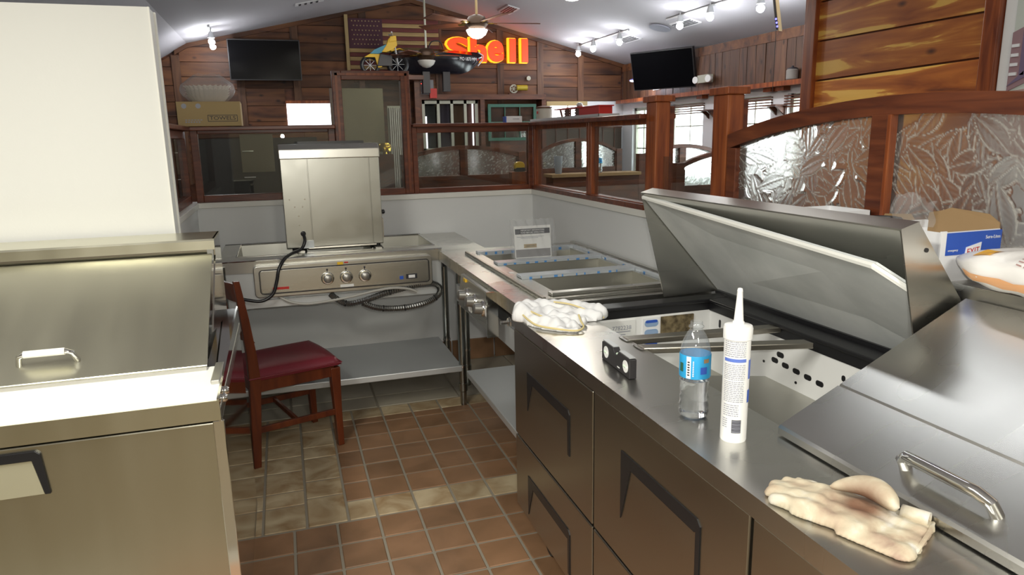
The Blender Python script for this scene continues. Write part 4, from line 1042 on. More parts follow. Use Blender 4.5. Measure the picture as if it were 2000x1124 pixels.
for s in (.032, .165): 
    v = B().lathe([(.0165, -.0112), (.0165, .0112)], LP(s, 0, .028), 24, ln_).build('vial_window', 'whitepl', lv)
    B().cyl(LP(s-.009, LT+.0015, .028), LP(s+.009, LT+.0015, .028), .003, 8).build('vial', 'vial', v)
    B().cyl(LP(s-.009, -LT-.0015, .028), LP(s+.009, -LT-.0015, .028), .003, 8).build('vial', 'vial', v)
B().cyl(LP(.086, 0, .034), LP(.110, 0, .034), .0085, 12).build('centre_vial', 'vial', lv, smooth=True)
B().extr([LP(.112, LT+.0005, .010), LP(.128, LT+.0005, .010), LP(.128, LT+.0005, .013), LP(.112, LT+.0005, .013)], tuple(ln_*.0006)).build('slot_mark', 'whiteink', lv)
B().extr([LP(.112, -LT-.0005, .010), LP(.128, -LT-.0005, .010), LP(.128, -LT-.0005, .013), LP(.112, -LT-.0005, .013)], tuple(-ln_*.0006)).build('slot_mark', 'whiteink', lv)
# ---- water bottle
def bottle(cx, cy, z0, name, label, s=1., lev=.085, wrapper=True):
    t = thing(name, label, 'bottle', (cx, cy, z0))
    R = .0335*s; prof = [(.020, .004), (.026, .0), (.031, .006), (R*.99, .014)]
    for k in range(8):
        prof += [(R*(.94 if k % 2 == 0 else 1.0)-.002*math.sin(PI*k/8), .020+.0092*k)]
    prof += [(R*.93, .092), (R*.985, .096), (R*.985, .148), (R*.975, .154), (R*.90, .168), (R*.76, .181), (R*.58, .193), (.0155, .199), (.0135, .202), (.0135, .206), (.0165, .2065), (.0165, .209), (.0132, .210), (.0132, .218), (.0125, .220)]
    B().lathe([(r, h_*s) for r, h_ in prof], (cx, cy, z0), 36, cap=False).build('bottle_shell', 'pet', t, smooth='all')
    pw = [(max(r-.0012, .001), max(h_*s, .003)) for r, h_ in prof if h_*s < lev]
    pw = [(.001, .003)]+pw+[(pw[-1][0], lev), (.001, lev)]
    B().lathe(pw, (cx, cy, z0), 36).build('water_fill', 'water', t, smooth=True)
    if wrapper:
        w_ = B().lathe([(R+.0002, .096*s), (R+.0007, .098*s), (R+.0007, .146*s), (R+.0002, .148*s)], (cx, cy, z0), 36, cap=False).build('wrap_label', 'cyan', t, smooth=True)
        ang = math.atan2(-cy, -cx)
        def patch(a0, a1, h0, h1, nm, m, rr=.0013):
            n = 6; b = B()
            for k in range(n+1):
                a = ang+a0+(a1-a0)*k/n
                for hh in (h0, h1): b.v.append((cx+(R+rr)*math.cos(a), cy+(R+rr)*math.sin(a), z0+hh*s))
            for k in range(n): b.f.append((2*k, 2*k+2, 2*k+3, 2*k+1))
            b.build(nm, m, w_)
        patch(-.55, -.25, .0975, .147, 'barcode_patch', 'whiteink'); 
        for k in range(6): patch(-.47, -.33, .104+.0058*k, .107+.0058*k, 'barcode_bar', 'ink', .0017)
        for k in range(9): patch(-.14, -.06, .103+.004*k, .1055+.004*k, 'side_print', 'whiteink', .0017)
        patch(.55, .95, .133, .142, 'crest_print', 'kraft', .0017); patch(.35, .8, .108, .124, 'logo_print', 'blue', .0016); patch(-1.1, -.8, .11, .13, 'photo_print', 'greenwood', .0016)
    return t
bottle(.832, 1.298, ZT, 'water_bottle', 'open clear water bottle with blue label on the prep table, half full', 1.0, .088)
# ---- caulk tube
ck = thing('caulk_tube', 'white sealant cartridge with pointed nozzle standing beside the water bottle', 'sealant tube', (.843, 1.165, ZT))
kc = (.843, 1.165, ZT)
B().lathe([(.0255, 0), (.0262, .002), (.0262, .215), (.0285, .217), (.0288, .238), (.027, .243), (.012, .246), (.0115, .250), (.0095, .252), (.0062, .296), (.0055, .312), (.0058, .3125), (.0045, .318), (.001, .319)], kc, 36).build('cartridge', 'whitepl', ck, smooth=True)
bt = bpy.data.objects['cartridge']; ang0 = math.atan2(-kc[1], -kc[0])
def cpatch(a0, a1, h0, h1, nm, m, rr=.0006):
    n = max(2, int(abs(a1-a0)/.12)); b = B()
    for k in range(n+1):
        a = ang0+a0+(a1-a0)*k/n
        for hh in (h0, h1): b.v.append((kc[0]+(.0262+rr)*math.cos(a), kc[1]+(.0262+rr)*math.sin(a), ZT+hh))
    for k in range(n): b.f.append((2*k, 2*k+2, 2*k+3, 2*k+1))
    return b
cpatch(-1.0, .75, .172, .179, 'blue_band', 'blue').build('blue_band', mat('band_blue', (.12, .2, .62), .4), bt)
cpatch(1.05, 1.9, .135, .175, '', '').build('side_band', mat('band_blue_side', (.12, .2, .62), .4), bt)
cpatch(1.05, 1.9, .085, .112, '', '').build('side_band', 'blue', bt)
b = B(); r_ = random.Random(5)
def lines(a0, a1, h0, h1, st, b):
    h = h0
    while h < h1:
        a = a0
        while a < a1:
            w_ = r_.uniform(.08, .3); e_ = min(a+w_, a1); q = cpatch(a, e_, h, h+st*.42, '', ''); b.add(q.v, q.f); a = e_+.045
        h += st
lines(-1.0, .7, .183, .213, .0042, b); lines(-1.0, .7, .135, .169, .0038, b); lines(-.95, .65, .088, .131, .0038, b); lines(-.9, .3, .058, .083, .0045, b); lines(-.95, -.5, .032, .052, .0045, b)
b.build('fine_print', 'greyink', bt, kind='stuff')
bc = cpatch(-.15, .55, .022, .050, '', '').build('barcode', 'ink', bt)
b = B()
for k in range(10):
    q = cpatch(-.12, .52, .0235+.0026*k, .0235+.0026*k+(.0008 if k % 3 else .0013), '', '', .001); b.add(q.v, q.f)
b.build('barcode_gap', 'greyink', bt)
# ---- leather glove
gl = thing('work_glove', 'stained pale leather work glove lying palm up on the prep table corner', 'glove', (.84, .85, ZT))
gp = lambda u, v: (.900-.0*u+.012*0, 0)
GA = Vector((.770, .955)); GB = Vector((.890, .735))      # finger end -> cuff end
gd = (GB-GA).normalized(); gn = Vector((-gd.y, gd.x)); GL = (GB-GA).length
def G(u, v): u *= .9; v *= .86; q = GA+gd*u+gn*v; return (q.x, q.y)
s1 = 1 if G(0, .01)[0] > G(0, 0)[0] else -1
caps = []
for v, u0, r in ((-.040, .020, .0155), (-.014, .004, .017), (.014, .000, .017), (.040, .012, .016)):
    caps += [((*G(u0+.012, v*s1), .004), (*G(.10, v*.95*s1), .008), r, .022, .85)]
caps += [((*G(.035, .064*s1), .004), (*G(.12, .045*s1), .008), .012, .02, .8)]
for v in (-.036, -.012, .012, .036): caps += [((*G(.085, v*s1), .006), (*G(.185, v*1.0*s1), .006), .030, .030, .50)]
for v in (-.065, -.04, -.012, .016, .042): caps += [((*G(.17, v*.85*s1), .004), (*G(.255, v*1.05*s1), .004), .026, .024, .45)]
hb = heightfield(caps, .0026, ZT+.001)
hb.v = [(x, y, z if z < ZT+.004 else z+.0015*math.sin(x*160+y*70)+.001*math.sin(y*210)) for x, y, z in hb.v]
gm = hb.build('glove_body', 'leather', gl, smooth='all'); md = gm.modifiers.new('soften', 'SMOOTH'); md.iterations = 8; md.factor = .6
# thumb folded across the palm, puffed
def thumb(a, c):
    L_ = .060; t = c*2-1; th = 2*PI*a; prof_ = max(0, 1-abs(t)**2.4)**.5
    q = G(.168+t*L_, (.004+.034*math.cos(t*1.25))*s1); r = (.020+.006*t)*prof_
    return (q[0]+gn.x*s1*1.05*r*math.cos(th), q[1]+gn.y*s1*1.05*r*math.cos(th), ZT+.036+.012*math.cos(t*1.4)+r*.85*math.sin(th))
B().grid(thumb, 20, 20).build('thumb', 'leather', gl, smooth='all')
# cuff roll at the open end
rl = smooth_path([(*G(.262, .088*s1), ZT+.012), (*G(.258, .084*s1), ZT+.030), (*G(.240, .078*s1), ZT+.036), (*G(.225, .070*s1), ZT+.024)], 5)
b = B()
def cuff(a, c):
    th = -.6+4.6*a; r = .013; base = G(.268-.045*c, .052*s1)
    return (base[0]+gn.x*s1*r*math.cos(th), base[1]+gn.y*s1*r*math.cos(th), ZT+.016+r*math.sin(th))
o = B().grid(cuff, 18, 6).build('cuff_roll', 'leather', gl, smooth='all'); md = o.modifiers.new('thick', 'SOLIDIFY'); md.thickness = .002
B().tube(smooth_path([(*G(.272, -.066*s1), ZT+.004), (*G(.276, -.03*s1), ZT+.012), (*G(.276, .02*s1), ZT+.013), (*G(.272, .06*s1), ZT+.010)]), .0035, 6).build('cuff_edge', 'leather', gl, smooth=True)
# ================================================================ THINGS ON THE PASS SHELF
ZS = 1.155
bg_ = thing('bread_bag', 'long puffed white plastic bag with orange band on the pass shelf', 'bag', (1.49, .92, ZS))
def bagp(a, c):
    th = 2*PI*a; u = c*2-1; e = (1-abs(u)**3.2)**.5 if abs(u) < 1 else 0
    w_ = .105*e; h_ = .050*e
    x = 1.462+w_*math.copysign(abs(math.cos(th))**.8, math.cos(th)); z = ZS+.050+h_*math.copysign(abs(math.sin(th))**.8, math.sin(th))-.0*u
    return (x+.004*math.sin(c*31), 1.20-.66*c+.006*math.sin(th*3), z+.0025*math.sin(c*47+th*5)*e)
bagm = mat('white_bag_film', (.86, .84, .82), .3)
B().grid(bagp, 36, 44).build('bag_body', bagm, bg_, smooth='all')
def strip(a0, a1, c0, c1, nm, m, k=.002, na=6, nc=16):
    def f(p, q):
        x, y, z = bagp(a0+(a1-a0)*p, c0+(c1-c0)*q); d = Vector((x-1.462, 0, z-ZS-.05)); d.normalize(); return (x+d.x*k, y, z+d.z*k)
    return B().grid(f, na, nc).build(nm, m, bg_, smooth='all')
strip(.515, .575, .08, .95, 'orange_band', mat('bag_orange', (.80, .42, .20), .35))
strip(.30, .38, .12, .19, 'orange_mark', mat('bag_orange_mark', (.85, .45, .05), .35))
for q in range(3):
    for k in range(9):
        strip(.36+.02*q, .367+.02*q, .30+.028*k, .30+.028*k+.02, 'bag_print', mat('bag_ink', (.5, .35, .35), .5) if (q, k) == (0, 0) else 'bag_ink_', .0025, 1, 2) if False else None
b = B()
def stripv(a0, a1, c0, c1, k=.0025):
    for (p, q) in ((0, 0), (1, 0), (1, 1), (0, 1)):
        x, y, z = bagp(a0+(a1-a0)*p, c0+(c1-c0)*q); d = Vector((x-1.462, 0, z-ZS-.05)); d.normalize(); b.v.append((x+d.x*k, y, z+d.z*k))
    n = len(b.v); b.f.append((n-4, n-3, n-2, n-1))
for q in range(3):
    c = .30
    while c < .62: l = random.uniform(.012, .03); stripv(.375+.022*q, .383+.022*q, c, c+l); c += l+.008
for q in range(2):
    c = .34
    while c < .62: l = random.uniform(.008, .02); stripv(.535+.02*q, .547+.02*q, c, c+l); c += l+.006
b.build('bag_print', mat('bag_ink', (.42, .26, .24), .5), bg_, kind='stuff')
def open_carton(name, label, x0, y0, x1, y1, z0, h, m, flaps, t=.003, fd=(0, .003, .001)):
    k = thing(name, label, 'box', ((x0+x1)/2, (y0+y1)/2, z0))
    bx(x0, y0, z0, x1, y1, z0+t).build('base', m, k)
    for (a, c, d, e, nm) in ((x0, y0, x1, y0+t, 'side'), (x0, y1-t, x1, y1, 'side'), (x0, y0, x0+t, y1, 'side'), (x1-t, y0, x1, y1, 'side')):
        bx(a, c, z0+t, d, e, z0+h).build(nm, m, k)
    for f in flaps:
        B().extr(f, fd).build('flap', 'kraft', k)
    return k
eb = open_carton('exit_sign_carton', 'open white carton with blue top band and red lettering behind the bag', 1.40, 1.21, 1.580, 1.418, ZS, .115, 'carton', [
    [(1.578, 1.418, ZS+.06), (1.577, 1.405, ZS+.135), (1.574, 1.37, ZS+.142), (1.574, 1.34, ZS+.152), (1.574, 1.24, ZS+.146), (1.576, 1.213, ZS+.128), (1.578, 1.213, ZS+.10)]], fd=(.0025, 0, 0))
fb = bx(1.40, 1.207, ZS+.062, 1.580, 1.21, ZS+.113).build('blue_band', 'blue', eb)
bx(1.396, 1.206, ZS+.003, 1.412, 1.2102, ZS+.118).build('white_corner', 'carton', eb)
B().prism([(1.470, ZS+.050), (1.515, ZS+.050), (1.518, ZS+.088), (1.474, ZS+.078)], 'y', 1.2050, 1.207).build('word_panel', 'carton', fb)
text('EXIT', 'red_word', 'red', fb, (1.494, 1.2047, ZS+.068), (1, 0, .1), (0, 0, 1), .021, width=.036)
text('Sure-Lites', 'brand_word', 'whiteink', fb, (1.553, 1.2065, ZS+.098), (1, 0, 0), (0, 0, 1), .011, width=.045)
text('emergency', 'small_word', 'whiteink', fb, (1.435, 1.2065, ZS+.073), (1, 0, 0), (0, 0, 1), .007, width=.03)
open_carton('small_carton', 'small open white carton between raised lid and puffed bag', 1.442, 1.43, 1.580, 1.562, ZS, .095, 'carton', [
    [(1.577, 1.43, ZS+.09), (1.577, 1.56, ZS+.09), (1.575, 1.545, ZS+.118), (1.575, 1.46, ZS+.125)]], fd=(.0025, 0, 0))
wc = open_carton('white_carton', 'long white carton end showing above the raised lid', 1.445, 1.60, 1.580, 1.76, ZS, .122, 'carton', [])
B().grid(lambda a, c: (1.47+.09*a+.006*math.sin(7*c), 1.42-.05*a+.01*math.sin(9*a), ZS+.10+.075*c+.012*math.sin(5*a)*c+.004*math.sin(21*a)*c), 18, 14).build('poly_bag', 'polybag', None, smooth='all', label='crumpled clear plastic bag sticking up from the cartons', cat='bag')
cc = thing('cable_coil', 'dark coiled cable lying in the small open carton above raised lid', 'cable', (1.51, 1.50, ZS+.085))
b = B()
for k in range(3): b.tube([(1.51+.055*math.cos(2*PI*i/20), 1.498+.045*math.sin(2*PI*i/20), ZS+.092+.009*k) for i in range(20)], .006, 8, True)
b.build('coil', 'blackp', cc, smooth=True)
rt = thing('tape_roll', 'clear tape roll standing by the arch partition behind the raised lid', 'tape', (1.50, 2.02, ZS))
B().lathe([(.030, 0), (.044, 0), (.044, .045), (.030, .045), (.030, 0)], (1.48, 2.02, ZS+.044), 28, (1, 0, 0), cap=False).build('tape_ring', 'polybag', rt, smooth=True)
#PART5
# ================================================================ DINING ROOM
# ---- carton and filters on the left partition
cb = thing('cardboard_carton', 'brown cardboard carton on the left end of the back partition ledge', 'box', (-.39, 4.6, 1.592))
bx(-.545, 4.50, 1.592, -.205, 4.68, 1.728).build('carton_body', 'kraftlite', cb, bevel=.003)
bx(-.545, 4.499, 1.725, -.205, 4.59, 1.7295).build('top_flap', 'kraftlite', cb)
b = B(); x0, x1, z0, z1 = -.385, -.225, 1.618, 1.655
for (a, c, d, e) in ((x0, z0, x1, z0+.003), (x0, z1-.003, x1, z1), (x0, z0, x0+.003, z1), (x1-.003, z0, x1, z1)): b.box(a, 4.4985, c, d, 4.50, e)
b.build('stencil_frame', 'ink', cb)
text('TOWELS', 'stencil_word', 'ink', cb, (-.305, 4.4985, 1.6365), (1, 0, 0), (0, 0, 1), .030, width=.14)
b = B()
for k in range(6): b.box(-.505+.014*k, 4.4988, 1.612, -.497+.014*k, 4.50, 1.620).box(-.505+.016*k, 4.4988, 1.625, -.495+.016*k, 4.50, 1.630)
b.build('small_print', 'greyink', cb, kind='stuff')
B().lathe([(.014, 0), (.014, .001)], (-.52+.015, 4.50, 1.705), 14, (0, -1, 0)).lathe([(.014, 0), (.014, .001)], (-.43, 4.50, 1.705), 14, (0, -1, 0)).build('round_stamp', 'greyink', cb)
ft = thing('coffee_filters', 'stack of fluted paper filters in a clear bag on the cardboard carton', 'filters', (-.375, 4.58, 1.7295))
def filt(a, c):
    th = 2*PI*a; r = (.050+.075*c**.8); rr = r*(1+.035*math.sin(th*26)*(.3+c)); return (-.378+rr*math.cos(th), 4.585+.6*rr*math.sin(th), 1.732+.088*c+.003*math.sin(th*26))
b = B().grid(filt, 208, 5); b.build('paper_flutes', mat('filter_paper', (.72, .66, .58), .8), ft)
b = B()
for q in range(4): b.grid(lambda a, c: (lambda p: (p[0]*(1) + .0, p[1]-.0, p[2]-.012*q))(filt(a, c*(.92-.03*q))), 104, 2)
b.build('inner_flutes', mat('filter_paper_inner', (.6, .54, .46), .8), ft)
def fbag(a, c):
    th = 2*PI*a; r = (.062+.085*math.sin(PI*min(c*.78+.05, 1))**.6)*(1-.75*max(0, c-.82)/.18*.6); return (-.378+r*math.cos(th)+.004*math.sin(th*7), 4.585+.62*r*math.sin(th), 1.7305+.12*c+.035*max(0, c-.8)/.2+.006*math.sin(th*5)*c)
B().grid(fbag, 48, 16).build('poly_bag', 'polybag', ft, smooth='all')
# ---- things on right partition ledge
zl = 1.5925
t = thing('white_carton', 'small white printed carton lying on the back ledge near the corner', 'box', (1.485, 4.6, zl))
bx(1.434, 4.575, zl, 1.542, 4.635, zl+.041).build('carton_body', 'carton', t, bevel=.001)
bx(1.426, 4.577, zl, 1.434, 4.633, zl+.040).build('blue_end', 'blue', t)
text('GOODMAN', 'carton_word', 'greyink', t, (1.50, 4.5745, zl+.022), (1, 0, 0), (0, 0, 1), .013, width=.045)
t = thing('metal_tray', 'long shallow galvanised tray on the right partition ledge under toy wagon', 'tray', (1.66, 4.03, zl))
bx(1.60, 3.49, zl, 1.72, 4.58, zl+.003).build('tray_base', 'galv', t)
for q in ((1.60, 3.49, 1.603, 4.58), (1.717, 3.49, 1.72, 4.58), (1.60, 3.49, 1.72, 3.493), (1.60, 4.577, 1.72, 4.58)): bx(q[0], q[1], zl, q[2], q[3], zl+.018).build('tray_side', 'galv', t)
t = thing('white_can', 'cream lidded canister with red mark at the far corner of the ledge', 'canister', (1.66, 4.45, zl+.003))
B().lathe([(.05, 0), (.052, .004), (.052, .075), (.046, .083)], (1.66, 4.47, zl+.003), 28).build('can_body', mat('cream_can', (.5, .46, .4), .5), t, smooth=True)
B().lathe([(.054, 0), (.054, .008), (.02, .014)], (1.66, 4.47, zl+.086), 28).build('can_lid', 'boothwood', t, smooth=True)
bx(1.604, 4.44, zl+.05, 1.607, 4.46, zl+.066).build('red_mark', 'red', t)
t = thing('toy_wagon', 'old red metal toy with toothed wheel on the ledge tray', 'toy', (1.66, 3.8, zl+.003))
bx(1.62, 3.53, zl+.012, 1.70, 3.80, zl+.062).build('body_box', 'red', t, bevel=.003)
bx(1.625, 3.80, zl+.062, 1.695, 4.20, zl+.068).box(1.615, 3.52, zl+.058, 1.705, 3.81, zl+.064).build('top_rail', 'red', t)
for yy in (3.86, 4.02):
    w_ = B()
    for k in range(12):
        a = 2*PI*k/12; w_.box(1.635, yy+.03*math.cos(a)-.006, zl+.035+.03*math.sin(a)-.006, 1.645, yy+.03*math.cos(a)+.006, zl+.035+.03*math.sin(a)+.006)
    w_.lathe([(.026, 0), (.026, .008)], (1.636, yy, zl+.035), 18, (1, 0, 0)); w_.build('toothed_wheel', 'boothwood', t)
B().tube([(1.66, 4.18, zl+.062), (1.66, 4.14, zl+.004)], .006, 8).tube([(1.66, 4.02, zl+.064), (1.66, 4.02, zl+.01)], .005, 8).build('strut', 'boothwood', t)
B().lathe([(.016, 0), (.020, .012), (.012, .024), (.002, .026)], (1.66, 3.88, zl+.068), 14).build('round_knob', 'galv', t, smooth=True)
bx(1.63, 3.53, zl, 1.69, 3.58, zl+.012).box(1.63, 3.74, zl, 1.69, 3.79, zl+.012).build('axle_block', 'boothwood', t)
t = thing('tape_measure', 'yellow and black tape measure on sill behind the back right pane', 'tape measure', (1.57, 4.64, 1.15))
t.location = (1.55, 4.665, 1.15)
# it sits on a small wooden block
WL[t.name] = Vector((1.55, 4.72, 1.26)); t.location = (1.55, 4.72, 1.26)
B().prism(rrect(1.53, 1.265, 1.60, 1.33, .028, 6), 'y', 4.70, 4.74).build('case', 'yellow', t, bevel=.003)
B().prism(rrect(1.532, 1.262, 1.602, 1.29, .010, 4), 'y', 4.695, 4.745).build('base_band', 'blackp', t)
bk = thing('wood_block', 'upright wooden block under the yellow tape measure', 'wood block', (1.56, 4.72, 0)); bx(1.50, 4.685, 0, 1.64, 4.76, 1.26).build('block_body', 'booth_', bk) if False else bx(1.50, 4.685, 0, 1.64, 4.76, 1.262).build('block_body', 'framev', bk, bevel=.003)
# ---- televisions
def tv(name, label, c, w_, h_, nrm, up=(0, 0, 1), tilt=0.):
    t = thing(name, label, 'television', c); n = Vector(nrm).normalized(); u = Vector((0, 0, 1)).cross(n).normalized(); v = n.cross(u); c = Vector(c)
    def q(a, e, d): return tuple(c+u*a+v*e+n*d)
    def slab(a, e, d0, d1): return B().hexa([q(-a, -e, d0), q(a, -e, d0), q(a, -e, d1), q(-a, -e, d1)], [q(-a, e, d0), q(a, e, d0), q(a, e, d1), q(-a, e, d1)])
    slab(w_/2, h_/2, 0, .05).build('housing', 'blackp', t, bevel=.004)
    slab(w_/2-.012, h_/2-.014, .05, .053).build('screen', 'screen', t)
    slab(.1, .1, -.10, 0).build('wall_mount', 'blackp', t)
    return t
tv('television', 'flat black television mounted on the plank gable wall at left', (-.095, 9.34, 2.455), .82, .47, (0, -1, -.05))
tv('television', 'black television angled out from the window wall at upper right', (4.50, 7.93, 2.27), .86, .46, (-1, -.55, -.28))
# ---- flag panel
fg = thing('wooden_flag', 'rustic wooden stars and stripes panel hung on the gable wall', 'flag', (1.46, 9.44, 2.3))
fx0, fx1, fz0, fz1 = .92, 2.06, 2.32, 2.98; hs_ = (fz1-fz0)/13
mr_, mc_, mn_ = wood('flag_red', [(.3, (.10, .02, .02)), (.7, (.2, .05, .04))], (1, 9, 9), 2, .7, False, False, False), wood('flag_cream', [(.3, (.32, .2, .08)), (.7, (.5, .36, .16))], (1, 9, 9), 2, .7, False, False, False), mat('flag_navy', (.07, .02, .035), .7)
for k in range(13):
    xa = fx0 if k < 6 else fx0+.42
    bx(xa, 9.44, fz0+hs_*k+.002, fx1, 9.462, fz0+hs_*(k+1)-.002).build('stripe', mr_ if k % 2 == 0 else mc_, fg, loc='own')
bx(fx0, 9.436, fz0+hs_*6, fx0+.42, 9.462, fz1).build('canton', mn_, fg)
b = B()
for r in range(6):
    for c in range(9 if r % 2 else 8):
        cx = fx0+.045+.042*c+(0 if r % 2 else .02); cz = fz0+hs_*6+.05+.055*r
        P5 = [(cx+(.011 if i % 2 == 0 else .005)*math.sin(PI*i/5), cz+(.011 if i % 2 == 0 else .005)*math.cos(PI*i/5)) for i in range(10)]
        b.prism(P5, 'y', 9.433, 9.436)
b.build('stars', 'kraftlite', fg, kind='stuff')
bx(.875, 9.42, 2.30, .915, 9.46, 3.02).build('pole_board', 'kraftlite', fg)
# ---- lit word sign
sg = thing('neon_sign', 'large glowing red and yellow letter sign on the gable wall', 'sign', (2.75, 9.40, 2.45))
for chs, cx, wd, hh in (('S', 2.30, .29, .30), ('h', 2.575, .22, .30), ('e', 2.81, .22, .27), ('l', 3.045, .085, .30), ('l', 3.215, .085, .30)):
    for nm, m, off, y_, d in (('letter_rim', 'neonrim', .030, 9.42, .05), ('letter_face', 'neon', .004, 9.385, .03)):
        cu = bpy.data.curves.new('t', 'FONT'); cu.body = chs; cu.size = .42; cu.extrude = d/2; cu.offset = .018; cu.align_x = 'CENTER'; cu.resolution_u = 4
        o = bpy.data.objects.new('t', cu); COL.objects.link(o); dg = bpy.context.evaluated_depsgraph_get(); me = bpy.data.meshes.new_from_object(o.evaluated_get(dg))
        bpy.data.objects.remove(o); bpy.data.curves.remove(cu)
        xs = [v.co.x for v in me.vertices]; ys = [v.co.y for v in me.vertices]; mx_ = (min(xs)+max(xs))/2; w0 = max(xs)-min(xs); h0 = max(ys)-min(ys); y0_ = min(ys)
        grow = 0 if m == 'neon' else .022
        for v in me.vertices:
            X = (v.co.x-mx_)/w0*(wd+grow)+cx-(.012 if grow else 0); Z = 2.475+(v.co.y-y0_)/h0*(hh+grow)-grow/2-.012*(grow > 0)*0
            v.co = Vector((X, y_+v.co.z, Z))-WL[sg.name]
        me.materials.clear(); me.materials.append(M[m]); o = bpy.data.objects.new(nm, me); COL.objects.link(o); o.parent = sg; WL[o.name] = WL[sg.name]
bx(2.15, 9.44, 2.455, 3.28, 9.47, 2.47).build('mounting_rail', 'boothwood', sg)
# ---- ceiling fans
def fan(x, y, zc, label, lit, a0, r=.62, first=[None]):
    t = thing('ceiling_fan', label, 'fan', (x, y, zc)); ct = ceilz(x)
    B().cyl((x, y, zc+.12), (x, y, ct), .012, 10).build('downrod', 'kraftlite' if lit else 'offwhitewood', t)
    B().lathe([(.05, 0), (.035, -.05)], (x, y, ct), 16).build('canopy', 'boothwood', t, smooth=True)
    B().lathe([(.03, .14), (.08, .12), (.105, .08), (.11, .05), (.09, .02), (.07, .0)], (x, y, zc), 24).build('motor_housing', mat('bronze', (.06, .035, .02), .35, .6) if 'bronze' not in bpy.data.materials else bpy.data.materials['bronze'], t, smooth=True)
    B().lathe([(.002, -.085), (.045, -.075), (.085, -.045), (.105, -.005), (.10, 0)], (x, y, zc), 28).build('light_bowl', 'lens' if lit else 'bowl', t, smooth=True)
    for k in range(5):
        a = a0+2*PI*k/5; u = Vector((math.cos(a), math.sin(a), 0)); v = Vector((-u.y, u.x, 0)); c = Vector((x, y, zc+.06))
        def q(s, w_, dz): return tuple(c+u*s+v*w_+Vector((0, 0, dz+w_*.18)))
        B().hexa([q(.16, -.045, 0), q(r, -.065, 0), q(r, .065, 0), q(.16, .045, 0)], [q(.16, -.045, .008), q(r, -.065, .008), q(r, .065, .008), q(.16, .045, .008)]).build('blade', 'boothwood', t)
        B().hexa([q(.09, -.015, -.005), q(.2, -.02, -.005), q(.2, .02, -.005), q(.09, .015, -.005)], [q(.09, -.015, .004), q(.2, -.02, .004), q(.2, .02, .004), q(.09, .015, .004)]).build('blade_arm', 'brass', t)
    return t
fan(1.91, 7.0, 2.525, 'lit ceiling fan with dark blades hanging in front of the glowing sign', True, -.12)
fan(2.08, 5.0, 2.53, 'lit ceiling fan nearest the camera at top edge of the view', True, .55, .55)
fan(1.72, 8.6, 2.40, 'unlit ceiling fan with white bowl in front of the black boat', False, .1, .42)
point('fan_light', (1.91, 7.0, 2.36), 12, (1, .93, .82), .09); point('fan_light', (2.08, 5.0, 2.36), 12, (1, .93, .82), .09)
# ---- track lights on the ceiling
def track(label, p0, p1, bulbs):
    t = thing('track_light', label, 'track light', p0)
    B().tube([p0, p1], .012, 8).build('track_bar', 'galv', t)
    for q in bulbs:
        q = Vector(q); h = B().cyl((q.x, q.y, q.z+.10), tuple(q+Vector((0, 0, .035))), .02, 12, .036).build('spot_head', 'galv', t, smooth=True)
        B().lathe([(.002, .036), (.022, .03), (.034, .01), (.034, -.004), (.002, -.012)], q, 16, (-.3, -.5, -.8)).build('bulb', 'bulb', h, smooth=True)
        B().cyl((q.x, q.y, q.z+.09), (q.x, q.y, ceilz(q.x)-.012), .006, 8).build('stem', 'galv', h)
        point('spot_light', tuple(q+Vector((-.02, -.04, -.06))), 5, (.95, .97, 1), .03)
def cz_(x, d=.014): return ceilz(x)-d
track('track light with three bright spots far right of the glowing sign', (3.90, 9.2, cz_(3.90)), (3.90, 7.7, cz_(3.90)), [(3.85, 9.05, cz_(3.85, .14)), (3.84, 8.55, cz_(3.84, .14)), (3.86, 7.85, cz_(3.86, .14))])
track('track light with three bright spots at the top right of view', (3.93, 6.9, cz_(3.93)), (3.93, 5.1, cz_(3.93)), [(3.88, 6.55, cz_(3.88, .14)), (3.88, 6.02, cz_(3.88, .14)), (3.97, 5.40, cz_(3.97, .14))])
track('track light with two bright spots above the left television', (-.66, 9.2, cz_(-.66)), (-.63, 8.5, cz_(-.63)), [(-.62, 8.65, cz_(-.62, .15)), (-.64, 9.05, cz_(-.64, .15))])
for nm, lb, x, y, w_, d in (('ceiling_vent', 'slotted ceiling vent beside the track light nearest the camera', 4.12, 6.85, .14, .4), ('ceiling_vent', 'slotted ceiling vent above the glowing sign', 2.72, 8.5, .14, .4), ('ceiling_vent', 'slotted ceiling vent at the upper left slope', .42, 8.3, .3, .12), ('ceiling_vent', 'slotted ceiling vent under the far right track light', 4.1, 8.1, .15, .4)):
    t = thing(nm, lb, 'vent', (x, y, ceilz(x)-.02)); s_x = -.2546 if x > RX else .222; b = B()
    def zz(xx): return ceilz(xx)
    B().hexa([(x-w_/2, y-d/2, zz(x-w_/2)-.012), (x+w_/2, y-d/2, zz(x+w_/2)-.012), (x+w_/2, y+d/2, zz(x+w_/2)-.012), (x-w_/2, y+d/2, zz(x-w_/2)-.012)], [(x-w_/2, y-d/2, zz(x-w_/2)), (x+w_/2, y-d/2, zz(x+w_/2)), (x+w_/2, y+d/2, zz(x+w_/2)), (x-w_/2, y+d/2, zz(x-w_/2))]).build('vent_frame', 'wallgrey', t)
    for k in range(4):
        xa = x-w_/2+w_*(k+.6)/5; b.hexa([(xa, y-d/2+.02, zz(xa)-.016), (xa+w_*.08, y-d/2+.02, zz(xa+w_*.08)-.016), (xa+w_*.08, y+d/2-.02, zz(xa+w_*.08)-.016), (xa, y+d/2-.02, zz(xa)-.016)], [(xa, y-d/2+.02, zz(xa)-.012), (xa+w_*.08, y-d/2+.02, zz(xa+w_*.08)-.012), (xa+w_*.08, y+d/2-.02, zz(xa+w_*.08)-.012), (xa, y+d/2-.02, zz(xa)-.012)])
    b.build('slats', 'ink', t)
